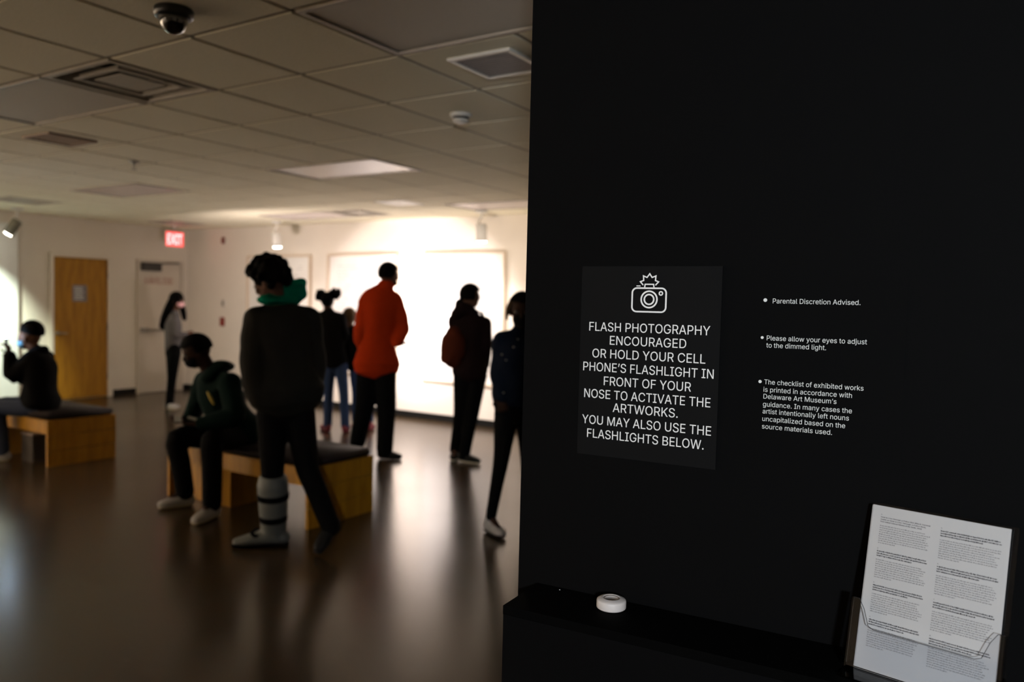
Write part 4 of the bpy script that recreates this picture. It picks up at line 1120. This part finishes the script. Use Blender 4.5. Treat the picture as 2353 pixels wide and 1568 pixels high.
cap_hair(t_, J['head'], ax, 0.98, thick=0.018, low=-0.6)
b2 = bmesh.new(); tube(b2, [at(1066,690,D), at(1054,697,D), at(1049,708,D)], [0.035,0.038,0.022], seg=10); fuse('ponytail', b2, M_HAIR, t_, 0.009, 2)
b2 = bmesh.new(); tube(b2, [at(1048,722,D-.05), at(1066,708,D-.06), at(1090,722,D-.04)], [0.055,0.062,0.050], seg=12); fuse('raised_collar', b2, M_WINE, t_, 0.010, 3)
bk = thing('backpack', 'maroon backpack worn by the visitor with tied back hair', 'bag', at(1044, 800, D-.1)); bb = camdir(-0.80, -0.60); sdv = camdir(0.60,-0.8)
b2 = bmesh.new(); c_ = at(1042, 797, D-.05)
tube(b2, [c_+Z*0.13, c_+Z*0.08, c_-Z*0.05, c_-Z*0.125], [(0.095,0.070), (0.135,0.105), (0.145,0.118), (0.115,0.085)], side=sdv, seg=18); attach(bk, fuse('pack_body', b2, M_MAROON, bk, 0.010, 4))
b2 = bmesh.new(); c2 = c_ + bb*0.07 - Z*0.06; tube(b2, [c2+Z*0.055, c2-Z*0.065], [(0.10,0.040), (0.105,0.045)], side=sdv, seg=16); fuse('front_pocket', b2, M_MAROON, bk, 0.010, 3)
for sg_, sd in ((1, 'R'), (-1, 'L')):
    b2 = bmesh.new(); p = J['sh'+sd].lerp(J['neck'], 0.35)
    tube(b2, [c_+Z*0.12+sdv*0.05*sg_, p+Z*0.085-fr7*0.02, p+fr7*0.105-Z*0.06, p+fr7*0.06-Z*0.26, c_-Z*0.12+sdv*0.10*sg_], [(0.028,0.006)]*5, side=sdv, seg=10)
    attach(bk, mesh_obj('shoulder_strap', b2, M_BLACKC, None, True))

# 8 -- denim jacket visitor at the wall edge
D = 5.25
J = Jd(head=(1199,716,D), neck=(1196,765,D+.02), chest=(1190,815,D), pelvis=(1182,925,D),
       shL=(1155,783,D-.02), elL=(1146,852,D-.02), wrL=(1152,912,D-.10), shR=(1252,790,D+.04), elR=(1262,865,D+.06), wrR=(1250,935,D),
       hipL=(1164,950,D), knL=(1152,1055,D-.06), anL=(1129,1183,D+.02), toL=(1156,1212,D-.10),
       hipR=(1212,950,D+.03), knR=(1212,1045,D+.12), anR=(1216,1168,D+.18), toR=(1226,1190,D+.05))
fr8 = camdir(0.1, -1.0)
t_, ax, S = person('visitor in dark denim jacket and black mask half hidden by the black wall', J, fr8, camdir(-0.05,-1,-0.12), Z, 0.95,
    skin=M_SKIND, top=('denim_jacket', M_NAVY), pants=('leggings', M_BLACKC), shoes=(M_SHOEW, M_SHOEB), hem=at(1184, 905, D), hemr=(0.165,0.13), wide=1.05, tdepth=1.1,
    sleeve=(0.072,0.064,0.052), leg=(0.088,0.057,0.039), hk=0.98, rough_top=0.010)
mask(t_, J['head'], ax, 1.0, M_MASKK)
cap_hair(t_, J['head'], ax, 1.0, thick=0.018, low=-0.5, fz=0.42)
b2 = bmesh.new()
for sg_ in (-1, 1):
    f, s, u = ax; tube(b2, [J['head']+u*0.08+s*0.05*sg_, J['head']+u*0.02+s*0.088*sg_+f*0.02, J['head']-u*0.055+s*0.098*sg_+f*0.01], [0.026,0.018,0.008], seg=8)
fuse('side_hair', b2, M_HAIRB, t_, 0.008, 1)
for (px, py) in ((1190,780),(1180,798),(1153,815),(1163,828),(1130,885),(1157,903)):
    b2 = bmesh.new(); ell(b2, at(px, py, D-.155), 0.006,0.006,0.006, None, 8, 6); attach(t_, mesh_obj('jacket_button', b2, M_STEEL, None, True))

# 9 -- person in beanie on the left bench
D = 7.25
J = Jd(head=(68,777,D), neck=(84,808,D), chest=(92,845,D), pelvis=(92,925,D+.05),
       shL=(72,825,D-.10), elL=(30,866,D-.12), wrL=(22,818,D-.12), shR=(104,824,D+.18), elR=(60,872,D+.24), wrR=(30,838,D+.2),
       hipL=(84,934,D-.05), knL=(-6,938,D-.08), anL=(4,1030,D-.12), toL=(-36,1048,D-.15),
       hipR=(90,932,D+.15), knR=(0,934,D+.16), anR=(-8,1022,D+.10), toR=(-46,1036,D+.1))
t_, ax, S = person('seated person in black beanie and blue surgical mask raising a small torch', J, camdir(-1.0,0.05), camdir(-0.98,0.05,-0.02), Z, 0.98,
    skin=M_SKIN, top=('black_coat', M_BLACKC), pants=('jeans', mat('dark_blue_jeans', (0.012,0.022,0.055), 0.85, 0.2, 60)), shoes=(M_SHOEW, M_SOLE), hem=at(92, 922, D+.03), hemr=(0.18,0.155), wide=1.1, tdepth=1.15,
    sleeve=(0.085,0.072,0.058), leg=(0.100,0.078,0.060), hands=((camdir(-1,0,0), camdir(-0.15,0,1)), (camdir(-1,0,0), camdir(-0.5,0,1))), hk=0.98, curls=(1.3,1.0), rough_top=0.008)
mask(t_, J['head'], ax, 1.0, M_MASKB)
b2 = bmesh.new(); f, s, u = ax
ell(b2, J['head']+u*0.066-f*0.030, 0.108, 0.088, 0.102, ((f+u*0.25).normalized(), s, (u-f*0.25).normalized()))
bmesh.ops.delete(b2, geom=[v for v in b2.verts if (v.co-J['head']).dot(u) < 0.022 - 0.25*(v.co-J['head']).dot(-f)], context='VERTS')
bmesh.ops.holes_fill(b2, edges=b2.edges[:])
fuse('beanie', b2, M_BLACKC, t_, 0.009, 2)
b2 = bmesh.new(); tube(b2, [J['neck']+s*0.06-Z*0.01, J['neck']-f*0.075+Z*0.015, J['neck']-s*0.06-Z*0.01], [0.035,0.045,0.035], seg=10); fuse('coat_collar', b2, M_BLACKC, t_, 0.010, 3)
p = at(14, 782, D-.12)
tr = thing('pocket_torch', 'small lit torch held up by the seated person in the beanie', 'flashlight', p)
b2 = bmesh.new(); lathe(b2, [(0,-0.05),(0.011,-0.05),(0.012,-0.045),(0.012,0.0),(0.015,0.008),(0.015,0.020)], 20, (0,0,0.0), (-0.1,0,1)); mesh_obj('torch_barrel', b2, M_PHONE, tr, True)
b2 = bmesh.new(); ell(b2, (-0.004,0,0.030), 0.016,0.016,0.014, None, 16, 10); mesh_obj('lit_lens', b2, mat('torch_glow', (0.9,0.95,1), 0.4, emit=(0.55,0.75,1.0), estr=400), tr, True)
